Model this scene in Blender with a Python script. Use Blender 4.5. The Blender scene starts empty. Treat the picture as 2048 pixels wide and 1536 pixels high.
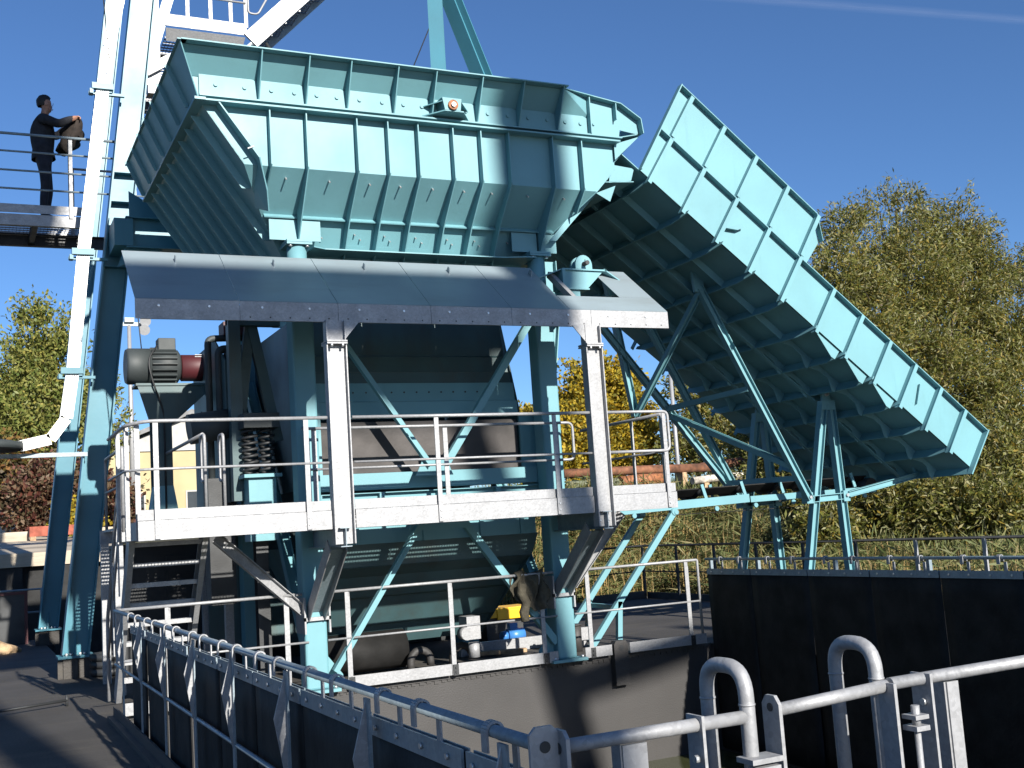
import bpy, bmesh, math, random
import numpy as np
from mathutils import Vector, Matrix
random.seed(7); rng = np.random.default_rng(11)
S = bpy.context.scene
COL = S.collection

# ------------------------------------------------------------------ camera
# calibrated from the vanishing points of the rails and the walkway; X along the
# far pool edge, Y away from the viewer, Z up, deck at z = 0, eye height 1.7 m
FPX, CX, CY, EYE = 2280.0, 1024.0, 768.0, 1.7
_vx = np.array([5800 - CX, 735 - CY, FPX]); _vy = np.array([-75 - CX, 1125 - CY, FPX])
_Y = _vy / np.linalg.norm(_vy); _X = _vx - _Y * (_vx @ _Y); _X /= np.linalg.norm(_X)
_D = np.cross(_X, _Y)
if _D[1] < 0: _D = -_D
RW = np.stack([_X, _Y, -_D])          # world = RW @ (right, down, forward)
CAMP = np.array([0, 0, EYE])
def at(x, y, X=None, Y=None, Z=None):
    """photo pixel -> point on the plane X=, Y= or Z= that the thing touches"""
    d = RW @ np.array([x - CX, y - CY, FPX])
    if X is not None: t = (X - CAMP[0]) / d[0]
    elif Y is not None: t = (Y - CAMP[1]) / d[1]
    else: t = (Z - CAMP[2]) / d[2]
    return CAMP + t * d
cam = bpy.data.cameras.new('camera'); camo = bpy.data.objects.new('camera', cam); COL.objects.link(camo)
r_, u_, b_ = RW @ [1, 0, 0], RW @ [0, -1, 0], RW @ [0, 0, -1]
M4 = Matrix.Identity(4)
for i in range(3):
    M4[i][0], M4[i][1], M4[i][2], M4[i][3] = r_[i], u_[i], b_[i], CAMP[i]
camo.matrix_world = M4
cam.sensor_width = 36; cam.lens = FPX / 2048 * 36; cam.clip_start = .05; cam.clip_end = 30000
S.camera = camo

# ------------------------------------------------------------------ light
SUN_DIR = Vector((-.11, 1.0, -.46)).normalized()       # direction the light travels
elev = math.asin(-SUN_DIR.z)
w = bpy.data.worlds.new('World'); S.world = w; w.use_nodes = True
nt = w.node_tree; nt.nodes.clear()
sky = nt.nodes.new('ShaderNodeTexSky'); sky.sky_type = 'NISHITA'; sky.sun_disc = False
sky.sun_elevation = elev; sky.sun_rotation = math.atan2(-SUN_DIR.x, -SUN_DIR.y)
sky.altitude = 1500; sky.air_density = 1.0; sky.dust_density = .7; sky.ozone_density = 7.5
bg = nt.nodes.new('ShaderNodeBackground'); bg.inputs[1].default_value = .068
wo = nt.nodes.new('ShaderNodeOutputWorld')
nt.links.new(sky.outputs[0], bg.inputs[0]); nt.links.new(bg.outputs[0], wo.inputs[0])
sl = bpy.data.lights.new('sun', 'SUN'); sl.energy = 5.0; sl.angle = math.radians(.53); sl.color = (1, .95, .87)
so = bpy.data.objects.new('sun', sl); COL.objects.link(so); so.location = (0, -20, 30)
so.rotation_euler = SUN_DIR.to_track_quat('-Z', 'Y').to_euler()
S.view_settings.view_transform = 'Standard'; S.view_settings.look = 'None'
S.view_settings.exposure = 1.05; S.view_settings.gamma = 1

# ------------------------------------------------------------------ materials
def mat(name, col, rough=.5, metal=0., var=.12, vscale=3., bump=.0, bscale=60., col2=None, dirt=None,
        dscale=(2, 2, 2), dlo=.55, dhi=.75, spec=.5, rvar=.1, streak=False):
    m = bpy.data.materials.new(name); m.use_nodes = True
    n, l = m.node_tree.nodes, m.node_tree.links
    b = n['Principled BSDF']; b.inputs['Metallic'].default_value = metal
    b.inputs['Specular IOR Level'].default_value = spec
    tc = n.new('ShaderNodeTexCoord'); geo = n.new('ShaderNodeNewGeometry')
    nz = n.new('ShaderNodeTexNoise'); nz.inputs['Scale'].default_value = vscale; nz.inputs['Detail'].default_value = 6
    l.new(geo.outputs['Position'], nz.inputs['Vector'])
    c2 = col2 or tuple(c * (1 - var * 2) for c in col)
    mix = n.new('ShaderNodeMix'); mix.data_type = 'RGBA'
    mix.inputs[6].default_value = (*tuple(min(1, c * (1 + var)) for c in col), 1); mix.inputs[7].default_value = (*c2, 1)
    rm = n.new('ShaderNodeMapRange'); rm.inputs[1].default_value = .35; rm.inputs[2].default_value = .7
    l.new(nz.outputs['Fac'], rm.inputs[0]); l.new(rm.outputs[0], mix.inputs[0])
    out = mix.outputs[2]
    if dirt:
        mp = n.new('ShaderNodeMapping'); mp.inputs['Scale'].default_value = dscale
        l.new(geo.outputs['Position'], mp.inputs[0])
        n2 = n.new('ShaderNodeTexNoise'); n2.inputs['Scale'].default_value = 1; n2.inputs['Detail'].default_value = 8
        n2.inputs['Roughness'].default_value = .65
        l.new(mp.outputs[0], n2.inputs['Vector'])
        r2 = n.new('ShaderNodeMapRange'); r2.inputs[1].default_value = dlo; r2.inputs[2].default_value = dhi
        l.new(n2.outputs['Fac'], r2.inputs[0])
        m2 = n.new('ShaderNodeMix'); m2.data_type = 'RGBA'; m2.inputs[7].default_value = (*dirt, 1)
        l.new(r2.outputs[0], m2.inputs[0]); l.new(out, m2.inputs[6]); out = m2.outputs[2]
    l.new(out, b.inputs['Base Color'])
    rr = n.new('ShaderNodeMapRange'); rr.inputs[3].default_value = max(.05, rough - rvar); rr.inputs[4].default_value = min(1, rough + rvar)
    l.new(nz.outputs['Fac'], rr.inputs[0]); l.new(rr.outputs[0], b.inputs['Roughness'])
    if bump > 0:
        n3 = n.new('ShaderNodeTexNoise'); n3.inputs['Scale'].default_value = bscale; n3.inputs['Detail'].default_value = 4
        l.new(geo.outputs['Position'], n3.inputs['Vector'])
        bp = n.new('ShaderNodeBump'); bp.inputs['Strength'].default_value = bump; bp.inputs['Distance'].default_value = .02
        l.new(n3.outputs['Fac'], bp.inputs['Height']); l.new(bp.outputs[0], b.inputs['Normal'])
    return m

def galv(name, col, rough=.5, metal=.35):
    """zinc spangle: voronoi cells of slightly different grey"""
    m = mat(name, col, rough, metal, var=.05, vscale=9, bump=.12, bscale=30, rvar=.18, dirt=tuple(c * .82 for c in col), dscale=(4, 4, 1.5), dlo=.5, dhi=1.0)
    n, l = m.node_tree.nodes, m.node_tree.links
    b = n['Principled BSDF']; src = b.inputs['Base Color'].links[0].from_socket
    geo = n.new('ShaderNodeNewGeometry'); v = n.new('ShaderNodeTexVoronoi'); v.inputs['Scale'].default_value = 60
    l.new(geo.outputs['Position'], v.inputs['Vector'])
    hsv = n.new('ShaderNodeHueSaturation'); sp = n.new('ShaderNodeSeparateColor'); l.new(v.outputs['Color'], sp.inputs[0])
    mr = n.new('ShaderNodeMapRange'); mr.inputs[3].default_value = .88; mr.inputs[4].default_value = 1.08
    l.new(sp.outputs[0], mr.inputs[0]); l.new(mr.outputs[0], hsv.inputs['Value']); l.new(src, hsv.inputs['Color'])
    l.new(hsv.outputs[0], b.inputs['Base Color'])
    return m

TEAL = mat('teal_paint', (.128, .278, .312), .5, 0, spec=.35, var=.05, vscale=1.3, bump=.05, bscale=14, dirt=(.10, .225, .25), dscale=(7, 7, .8), dlo=.56, dhi=.95)
TEALB = mat('blue_teal_paint', (.046, .17, .225), .42, 0, spec=.4, var=.06, vscale=1.2, bump=.04, bscale=12, dirt=(.045, .135, .17), dscale=(9, 9, .6), dlo=.58, dhi=.9)
TEALD = mat('dusty_shaded_teal_paint', (.042, .085, .092), .5, 0, var=.1, vscale=2, bump=.05, bscale=14, dirt=(.045, .055, .048), dscale=(3, 3, 1), dlo=.5, dhi=.8)  # teal darkened so the colour carries the shade around the machinery
GALV = galv('galvanised_steel', (.285, .288, .295), .52, .25)
GALVD = galv('weathered_galvanised_sheet', (.205, .255, .285), .42, .15)
ROOFS = mat('smooth_zinc_sheet', (.225, .275, .30), .38, .15, var=.05, vscale=1.2, dirt=(.17, .19, .19), dscale=(.6, 3, 3), dlo=.5, dhi=.9)
BOLT = mat('bolt_zinc', (.55, .56, .56), .35, .7)
DECK = mat('deck_coating', (.046, .042, .038), .8, 0, var=.18, vscale=.7, bump=.5, bscale=35, dirt=(.085, .075, .058), dscale=(.5, 2.2, 1), dlo=.52, dhi=.8)
HULL = mat('hull_grey_paint', (.034, .032, .031), .62, 0, var=.08, vscale=1.5, bump=.15, bscale=60, dirt=(.035, .032, .03), dscale=(14, 14, .7), dlo=.56, dhi=.8)
BLACK = mat('rubber_mat', (.012, .0118, .0115), .7, 0, var=.25, vscale=4, bump=.12, bscale=30, dirt=(.028, .026, .024), dscale=(6, 6, .8), dlo=.6, dhi=.95, spec=.22)
RUBB = mat('black_rubber_sheet', (.045, .04, .038), .6, 0, var=.2, vscale=3, bump=.1, bscale=20, spec=.35)
DARK = mat('dark_steel', (.03, .032, .034), .55, .2, var=.2, bump=.1)
RED = mat('dark_red_paint', (.06, .009, .012), .55, 0, var=.1)
GREY = mat('shaded_grey_machine_paint', (.034, .042, .044), .62, 0, var=.1, bump=.05)  # grey darkened to hold the motor's shade in its base colour
RUST = mat('rusty_steel', (.17, .07, .035), .85, 0, var=.3, vscale=5, bump=.5, bscale=30, dirt=(.07, .04, .03), dscale=(3, 3, 3))
RUSTO = mat('orange_rust_paint', (.26, .10, .04), .7, 0, var=.3, vscale=14, dirt=(.12, .04, .02), dscale=(25, 25, 25))
YEL = mat('yellow_paint', (.75, .42, .01), .4)
BLUE = mat('blue_plastic', (.04, .16, .42), .4)
WOOD = mat('weathered_wood', (.36, .24, .14), .8, 0, var=.25, vscale=8, bump=.4, bscale=40)
CLOTH = mat('olive_work_cloth', (.062, .054, .036), .9, 0, var=.25, vscale=9, bump=.6, bscale=40)

# ------------------------------------------------------------------ mesh tools
WLOC = {}
V3 = lambda p: np.array([float(p[0]), float(p[1]), float(p[2])])
def nrm(v):
    v = np.asarray(v, float); return v / max(1e-9, np.linalg.norm(v))
class MB:
    def __init__(s): s.v = []; s.f = []; s.sm = []; s.mi = []; s.cur = 0
    def add(s, vs, fs, smooth=False):
        o = len(s.v); s.v += [tuple(map(float, p)) for p in vs]
        for f in fs: s.f.append(tuple(i + o for i in f)); s.sm.append(smooth); s.mi.append(s.cur)
        return s
    def hexa(s, c, a, b, d):
        c, a, b, d = map(lambda q: np.asarray(q, float), (c, a, b, d))
        vs = [c + i * a + j * b + k * d for k in (-1, 1) for j in (-1, 1) for i in (-1, 1)]
        fs = [(0, 2, 3, 1), (4, 5, 7, 6), (0, 1, 5, 4), (2, 6, 7, 3), (0, 4, 6, 2), (1, 3, 7, 5)]
        if np.dot(np.cross(a, b), d) < 0: fs = [f[::-1] for f in fs]
        return s.add(vs, fs)
    def box(s, x0, x1, y0, y1, z0, z1):
        return s.hexa(((x0 + x1) / 2, (y0 + y1) / 2, (z0 + z1) / 2), ((x1 - x0) / 2, 0, 0), (0, (y1 - y0) / 2, 0), (0, 0, (z1 - z0) / 2))
    def bar(s, p, q, w, h, up=(0, 0, 1)):
        """rectangular bar: w across, h along 'up'"""
        p, q = V3(p), V3(q); d = q - p; t = nrm(d); u = np.asarray(up, float); u = u - t * (u @ t)
        if np.linalg.norm(u) < 1e-6: u = np.array([0, 1., 0]); u = u - t * (u @ t)
        u = nrm(u); r = np.cross(t, u)
        return s.hexa((p + q) / 2, d / 2, r * w / 2, u * h / 2)
    def angle(s, p, q, a, t, up=(0, 0, 1), side=1, flip=1):
        """L-section: one leg in plane (dir, up), one across"""
        p, q = V3(p), V3(q); d = nrm(q - p); u = np.asarray(up, float); u = nrm(u - d * (u @ d)); r = np.cross(d, u) * side
        u = u * flip
        s.bar(p + u * a / 2 , q + u * a / 2, t, a, up=u)
        s.bar(p + r * (a / 2 + t / 2) + u * t / 2, q + r * (a / 2 + t / 2) + u * t / 2, a - t, t, up=u)
        return s
    def ibeam(s, p, q, b, h, tf, tw, up):
        """I-section: flange width b, depth h along up"""
        p, q = V3(p), V3(q); d = nrm(q - p); u = np.asarray(up, float); u = nrm(u - d * (u @ d))
        o = u * (h - tf) / 2
        s.bar(p + o, q + o, b, tf, u); s.bar(p - o, q - o, b, tf, u); s.bar(p, q, tw, h - 2 * tf, u)
        return s
    def channel(s, p, q, h, b, t, up, side):
        """U-section: web h along up, flanges b towards side"""
        p, q = V3(p), V3(q); d = nrm(q - p); u = np.asarray(up, float); u = nrm(u - d * (u @ d)); sd = np.asarray(side, float)
        sd = nrm(sd - d * (sd @ d) - u * (sd @ u))
        s.bar(p, q, t, h, u)
        for k in (1, -1):
            o = u * k * (h - t) / 2 + sd * (b / 2 + t / 2); s.bar(p + o, q + o, b, t, u)
        return s
    def tube(s, pts, r, n=10, cap=True, closed=False):
        P = [V3(p) for p in pts]; N = len(P); rr = r if hasattr(r, '__len__') else [r] * N
        vs = []; ref = None
        for i in range(N):
            a = P[i] - P[i - 1] if i > 0 else P[1] - P[0]
            b = P[i + 1] - P[i] if i < N - 1 else P[-1] - P[-2]
            t = nrm(nrm(a) + nrm(b))
            if ref is None:
                ref = np.array([0, 0, 1.]) if abs(t[2]) < .9 else np.array([0, 1., 0])
            x = ref - t * (ref @ t); x = nrm(x); y = np.cross(t, x); ref = x
            k = 1 / max(.5, math.sqrt(max(.05, (1 + nrm(a) @ nrm(b)) / 2)))
            for j in range(n):
                an = 2 * math.pi * j / n; vs.append(P[i] + rr[i] * (x * math.cos(an) + y * math.sin(an)) * (k if 0 < i < N - 1 else 1) ** .0)
        fs = [(i * n + j, i * n + (j + 1) % n, (i + 1) * n + (j + 1) % n, (i + 1) * n + j) for i in range(N - 1) for j in range(n)]
        s.add(vs, fs, True)
        if cap:
            o = len(s.v) - N * n
            s.f.append(tuple(o + j for j in range(n))[::-1]); s.sm.append(False); s.mi.append(s.cur)
            s.f.append(tuple(o + (N - 1) * n + j for j in range(n))); s.sm.append(False); s.mi.append(s.cur)
        return s
    def cyl(s, p, q, r, n=12): return s.tube([p, q], r, n)
    def ext(s, pts, vec):
        """closed planar polygon extruded by vec"""
        P = [V3(p) for p in pts]; vec = np.asarray(vec, float); n = len(P)
        nn = np.zeros(3)
        for i in range(n): nn += np.cross(P[i], P[(i + 1) % n])
        if nn @ vec > 0: P = P[::-1]
        vs = P + [p + vec for p in P]
        fs = [tuple(range(n)), tuple(range(2 * n - 1, n - 1, -1))] + [(i, i + n, (i + 1) % n + n, (i + 1) % n) for i in range(n)]
        return s.add(vs, fs)
    def quadplate(s, a, b, c, d, t):
        a, b, c, d = map(V3, (a, b, c, d)); nn = nrm(np.cross(b - a, d - a))
        return s.ext([a, b, c, d], nn * t)
    def disc(s, c, axis, r, h, n=8): return s.cyl(V3(c), V3(c) + nrm(axis) * h, r, n)
    def obj(s, name, m, parent=None, bevel=0, loc=None):
        if not s.v: return None
        v = np.array(s.v); lo, hi = v.min(0), v.max(0)
        o = np.array([(lo[0] + hi[0]) / 2, (lo[1] + hi[1]) / 2, lo[2]]) if loc is None else V3(loc)
        me = bpy.data.meshes.new(name); me.from_pydata([tuple(p) for p in (v - o)], [], s.f)
        mats = m if isinstance(m, (list, tuple)) else [m]
        for q in mats: me.materials.append(q)
        me.polygons.foreach_set('use_smooth', s.sm)
        if len(mats) > 1: me.polygons.foreach_set('material_index', s.mi)
        me.update()
        ob = bpy.data.objects.new(name, me); COL.objects.link(ob); WLOC[ob.name] = o
        if parent is not None:
            ob.parent = parent; ob.location = o - WLOC[parent.name]
        else: ob.location = o
        if bevel:
            bm = ob.modifiers.new('bevel', 'BEVEL'); bm.width = bevel; bm.segments = 2; bm.limit_method = 'ANGLE'
        return ob
def tag(o, label, cat, group=None, kind=None):
    if label: o['label'] = label
    if cat: o['category'] = cat
    if group: o['group'] = group
    if kind: o['kind'] = kind
    return o
def thing(name, label, cat, loc, group=None):
    o = bpy.data.objects.new(name, None); COL.objects.link(o); o.location = loc; o.empty_display_size = .2
    WLOC[o.name] = V3(loc); return tag(o, label, cat, group)
def fillet(pts, r, n=5):
    """polyline with rounded corners"""
    P = [V3(p) for p in pts]; out = [P[0]]
    for i in range(1, len(P) - 1):
        a, b, c = P[i - 1], P[i], P[i + 1]; u, v = nrm(a - b), nrm(c - b); k = min(r, np.linalg.norm(a - b) * .49, np.linalg.norm(c - b) * .49)
        s0, s1 = b + u * k, b + v * k
        for j in range(n + 1):
            t = j / n; out.append((1 - t) ** 2 * s0 + 2 * t * (1 - t) * b + t * t * s1)
    out.append(P[-1]); return out
def clone(o, parent, dloc):
    """copy of a part (shared mesh), shifted by dloc in world space"""
    c = o.copy(); COL.objects.link(c); c.parent = parent
    wl = WLOC[o.name] + np.asarray(dloc, float); WLOC[c.name] = wl
    c.location = wl - (WLOC[parent.name] if parent is not None else 0)
    return c
def grating(mb, x0, x1, y0, y1, z, step=.034, cross=.10, h=.03, t=.004):
    """open bar grating: bearing bars along y every step, cross bars along x"""
    n = max(1, int((x1 - x0) / step))
    for i in range(n + 1):
        x = x0 + (x1 - x0) * i / n; mb.add([(x, y0, z - h), (x, y1, z - h), (x, y1, z), (x, y0, z)], [(0, 1, 2, 3)])
    n = max(1, int((y1 - y0) / cross))
    for i in range(n + 1):
        y = y0 + (y1 - y0) * i / n; mb.add([(x0, y, z - h), (x1, y, z - h), (x1, y, z), (x0, y, z)], [(0, 1, 2, 3)])
    return mb
# ------------------------------------------------------------------ setting
WATERZ = -1.35
def struct(mb, name, m, kind='structure'):
    o = mb.obj(name, m); o['kind'] = kind; return o
PX0, PX1, PY0, PY1 = 1.46, 8.86, 2.95, 12.75          # pool
hull = MB()
for a in ((-3.2, PX0, -22, 26.2), (PX0, 13.4, PY1, 21.4), (PX1, 13.4, PY0, PY1), (PX0, 13.4, -22, PY0)):
    hull.box(a[0], a[1], a[2], a[3], -1.9, 0)
struct(hull, 'pontoon_hull', HULL)
dk = MB()
for a in ((-3.2, PX0, -22, 26.2), (PX0, 13.4, PY1, 21.4), (PX1, 13.4, PY0, PY1), (PX0, 13.4, -22, PY0)):
    dk.add([(a[0], a[2], .004), (a[1], a[2], .004), (a[1], a[3], .004), (a[0], a[3], .004)], [(0, 1, 2, 3)])
struct(dk, 'deck', DECK)
# weld bead and dark rim line along the far pool edge
wb = MB()
x = 1.6
while x < 8.8:
    wb.box(x, x + .035 + random.random() * .03, PY1 - .012, PY1 + .01, -.052 - random.random() * .02, -.03); x += .07 + random.random() * .03
wb.box(PX0, PX1, PY1 - .02, PY1 + .02, -.03, .012)
o = struct(wb, 'pool_edge_trim', HULL)
# water
WAT = mat('green_water', (.045, .05, .022), .08, 0, var=.1, vscale=.3, bump=.25, bscale=3, spec=.5)
wm = MB(); wm.add([(-3000, -3000, WATERZ), (3000, -3000, WATERZ), (3000, 3000, WATERZ), (-3000, 3000, WATERZ)], [(0, 1, 2, 3)])
struct(wm, 'water', WAT)
# terrain: bank that rises behind the pontoon
def terr_h(x, y):
    d = max(y - 22.2, (x - 14.2) * 1.0)               # distance outside the pontoon
    if x < 8: d = min(d, y - 30.6 + 3.5 * 0) if y < 34 else y - 30.6
    if x < 8: return -2.4 if y < 30.9 else 1.62 + min(1.4, (y - 30.9) * .03) + .05 * math.sin(x * 1.7 + y)
    t = min(1, max(0, d / 5.5)); t = t * t * (3 - 2 * t)
    far = min(2.0, max(0, (d - 6) * .02))
    sm = lambda q: min(1, max(0, q)) ** 2 * (3 - 2 * min(1, max(0, q)))
    hm = 2.75 + 1.9 * sm((y - 21.5) / 5) * sm((30 - x) / 8)
    return -2.4 + hm * t + far * .5 + .14 * math.sin(x * .9 + .5 * y) * t + .1 * math.sin(y * 1.7 - x * .4) * t
xs = sorted(set([-900, -400, -200, -100, -60, -40] + [i * 1.0 - 30 for i in range(120)] + [100, 130, 180, 260, 400, 900]))
ys = sorted(set([-900, -300, -100, -40, -20] + [i * 1.0 for i in range(0, 90)] + [30.85, 30.95, 100, 120, 150, 200, 300, 600, 1500]))
tv = [(x, y, terr_h(x, y)) for y in ys for x in xs]
nx = len(xs)
tf = [(j * nx + i, j * nx + i + 1, (j + 1) * nx + i + 1, (j + 1) * nx + i) for j in range(len(ys) - 1) for i in range(nx - 1)]
EARTH = mat('earth', (.085, .078, .035), .95, 0, var=.25, vscale=.6, bump=.6, bscale=9, dirt=(.05, .055, .02), dscale=(.4, .4, .4), dlo=.45, dhi=.65)
tm = MB(); tm.add(tv, tf, True); g = tm.obj('ground', EARTH, loc=(0, 0, 0)); g['kind'] = 'structure'
# quay: dark wall with pale sandy top in front of the left bank
QUAY = mat('dark_quay_steel', (.012, .012, .012), .8, 0, var=.3, vscale=2, bump=.4, bscale=12)
q = MB()
for i in range(34):                                    # sheet-pile profile
    x0 = -40 + i * 1.4; q.box(x0, x0 + .7, 30.2, 30.9, -2, 1.5); q.box(x0 + .7, x0 + 1.4, 30.4, 30.9, -2, 1.5)
struct(q, 'quay_wall', QUAY)
SAND = mat('pale_sandy_concrete', (.40, .34, .26), .9, 0, var=.12, vscale=.8, bump=.3, bscale=12, dirt=(.16, .14, .11), dscale=(.15, 1.2, 1), dlo=.52, dhi=.7)
q = MB(); q.ext([(-60, 30.15, 1.5), (-60, 30.15, 1.82), (-60, 46, 2.62), (-60, 46, 1.5)], (63.6, 0, 0))
struct(q, 'quay_top', SAND)
# ------------------------------------------------------------------ hopper
HP = thing('feed_hopper', 'large teal steel feed hopper with ribbed walls standing on legs over the walkway', 'hopper', (5.1, 14.2, 0))
YB = 16.1
def wallY(z):                                         # outer face of the front wall
    if z >= 5.89: return 12.27
    if z >= 5.46: return 12.27 + (5.89 - z) / .43 * .50
    return 12.77 + (5.46 - z) * .62
def leftX(z): return 2.40 + (6.55 - z) * .68
def rightX(z): return 7.66 if z > 6.2 else 7.66 - (6.2 - z) * .94
ZL = [6.55, 6.2, 5.89, 5.46, 5.05, 4.55]
T = .012
for a, b, nm in ((6.55, 5.89, 'upper_front_wall'), (5.89, 5.46, 'sloped_front_wall'), (5.46, 4.55, 'lower_front_wall')):
    zz = [z for z in ZL if a >= z >= b]
    m = MB()
    m.ext([(leftX(z), wallY(z), z) for z in zz] + [(rightX(z), wallY(z), z) for z in zz[::-1]], (0, T, 0))
    m.obj(nm, TEAL, HP)
# rear wall, mirrored
m = MB(); m.ext([(leftX(z), YB, z) for z in ZL[:4]] + [(rightX(z), YB, z) for z in ZL[:4][::-1]], (0, T, 0)); m.obj('rear_wall', TEAL, HP)
m = MB(); m.quadplate((leftX(5.46), YB, 5.46), (rightX(5.46), YB, 5.46), (rightX(4.55), 14.9, 4.55), (leftX(4.55), 14.9, 4.55), T); m.obj('lower_rear_wall', TEAL, HP)
# end walls
def endwall(fx, nm):
    m = MB()
    zs = ZL if nm != 'x' else ZL
    for a, b in zip(zs[:-1], zs[1:]):
        ya, yb = wallY(a), wallY(b); ra = YB if a >= 5.46 else YB - (5.46 - a) * 1.3; rb = YB if b >= 5.46 else YB - (5.46 - b) * 1.3
        m.quadplate((fx(a), ya, a), (fx(b), yb, b), (fx(b), rb, b), (fx(a), ra, a), T)
    return m.obj(nm, TEAL, HP)
endwall(leftX, 'left_end_wall'); endwall(rightX, 'right_end_wall')
# ribs running down the left end wall
for i in range(9):
    y = 12.55 + i * .43; m = MB()
    za, zb = 6.5, 4.62
    if y > 14.6: zb = 5.16
    while zb < 6.4 and wallY(zb) > y - .05: zb += .02
    m.ext([(leftX(za), y, za), (leftX(zb), y, zb), (leftX(zb) - .1, y, zb), (leftX(za) - .1, y, za)], (0, .012, 0)); m.obj('end_rib', TEAL, HP)
for i in range(9):
    y = 12.6 + i * .43; m = MB()
    m.ext([(rightX(6.5), y, 6.5), (rightX(6.2), y, 6.2), (rightX(5.3), y, 5.3), (rightX(5.3) + .1, y, 5.3), (7.76, y, 6.17), (7.76, y, 6.5)], (0, .012, 0)); m.obj('end_rib', TEAL, HP)
# front wall ribs
RX = [3.13, 3.55, 4.15, 4.53, 4.91, 5.36, 5.73, 6.11, 6.72, 7.14]
for x in RX:
    m = MB()
    leg = x in (3.55, 6.72)
    zend = 5.2 if leg else 4.6
    if x == 3.13: zend = 5.55
    if x == 7.14: zend = 5.62
    pts = [(x, 12.27, 6.55), (x, 12.17, 6.55), (x, 12.16, 5.88)]
    if leg: pts += [(x, 12.70, 5.17), (x, 12.86, 5.17), (x, wallY(5.3), 5.3), (x, 12.77, 5.46)]
    elif x == 3.13: pts += [(x, wallY(5.66), 5.62)]
    elif x == 7.14: pts += [(x, 12.42, 5.62), (x, wallY(5.68), 5.68)]
    else: pts += [(x, 12.60, 5.42), (x, wallY(zend) - .12, zend), (x, wallY(zend), zend), (x, 12.77, 5.46)]
    pts += [(x, 12.27, 5.89)]
    m.ext(pts, (.014, 0, 0)); m.obj('front_rib', TEAL, HP)
# knuckle band (weld strip) and bottom ring flange
m = MB(); m.hexa(((leftX(5.46) + rightX(5.46)) / 2, 12.735, 5.455), ((rightX(5.46) - leftX(5.46)) / 2 - .02, 0, 0), (0, .030, .026), (0, -.004, .006)); m.obj('weld_strip', TEAL, HP)
m = MB(); m.ext([(3.86, 12.66, 5.06), (6.2, 12.66, 5.06), (6.48, 12.58, 5.06), (6.60, 12.58, 5.06), (6.60, 13.02, 5.06), (3.70, 13.02, 5.06), (3.70, 12.58, 5.06)], (0, 0, .014)); m.obj('ring_flange', TEAL, HP)
# doubling plates in the lower panels
for a, b in zip(RX[2:7], RX[3:8]):
    z0, z1 = 5.08, 5.19; m = MB()
    if b - a < .3: continue
    m.quadplate((a + .03, wallY(z1) - .004, z1), (b - .09, wallY(z1) - .004, z1), (b - .09, wallY(z0) - .004, z0), (a + .03, wallY(z0) - .004, z0), .006); m.obj('doubling_plate', TEAL, HP)
# small pins in the sloped panels
for a, b in zip(RX[:-1], RX[1:]):
    x = (a + b) / 2; y = wallY(5.80)
    m = MB(); m.cyl((x, y + .01, 5.81), (x - .004, y - .05, 5.77), .010, 6); m.obj('pin', BOLT, HP)
    for k in (0, 1):
        m = MB(); xx = a + (b - a) * (.35 + .2 * k); zz = 5.32 - .05 * k; m.cyl((xx, wallY(zz) + .01, zz), (xx, wallY(zz) - .035, zz - .025), .009, 6); m.obj('pin', BOLT, HP)
# top flange of the body and bottom flange of the flap
m = MB(); m.box(2.36, 7.70, 12.12, 12.30, 6.535, 6.555); m.obj('body_flange', TEAL, HP)
m = MB(); m.box(2.36, 7.74, 12.13, 12.30, 6.588, 6.606); m.obj('flap_flange', TEAL, HP)
m = MB(); m.box(2.40, 7.60, 12.215, 12.30, 6.555, 6.588); m.obj('gasket', DARK, HP)
m = MB(); m.box(2.30, 2.42, 12.1, YB, 6.53, 6.56); m.obj('end_flange', TEAL, HP)
# diagonal stiffener along the left edge of the front wall
m = MB()
m.ext([(2.56, 12.13, 6.53), (2.56, 12.27, 6.53), (2.985, 12.27, 5.93), (2.985, 12.12, 5.93)], (.014, 0, .006)); m.obj('edge_stiffener', TEAL, HP)
m = MB()
m.ext([(2.985, 12.12, 5.93), (2.985, 12.27, 5.93), (3.0, wallY(5.7), 5.7), (3.06, wallY(5.52), 5.52), (3.15, 12.46, 5.42), (3.10, 12.30, 5.62)], (.014, 0, .004)); m.obj('edge_stiffener', TEAL, HP)
m = MB(); m.bar((2.86, 12.115, 6.02), (2.93, 12.115, 6.05), .01, .012); m.obj('lug', GALV, HP)
# flap: leaning upper panel + bolted strip + ribs + top lip
FX0, FX1 = 2.45, 6.86
def flapY(z): return 12.225 if z <= 6.84 else 12.225 - (z - 6.84) / .26 * .225
m = MB(); m.quadplate((2.15, 12.0, 7.1), (FX1, 12.0, 7.1), (FX1, 12.225, 6.84), (2.26, 12.225, 6.84), -.01); m.obj('flap_panel', TEAL, HP)
m = MB(); m.ext([(2.26, 12.225, 6.84), (7.27, 12.225, 6.84), (7.27, 12.225, 6.607), (2.36, 12.225, 6.607)], (0, .01, 0)); m.obj('flap_base', TEAL, HP)
for tri in (((FX1, 12.0, 7.1), (7.33, 12.205, 7.08), (7.33, 12.215, 6.84)), ((FX1, 12.0, 7.1), (7.33, 12.215, 6.84), (FX1, 12.225, 6.84))):
    m = MB(); m.ext(tri, (0, .01, 0)); m.obj('corner_panel', TEAL, HP)
FR = [2.49, 3.01, 3.55, 4.04, 4.61, 5.09, 5.69, 6.25, 6.80]
edges = [2.38] + FR[1:]
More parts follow.
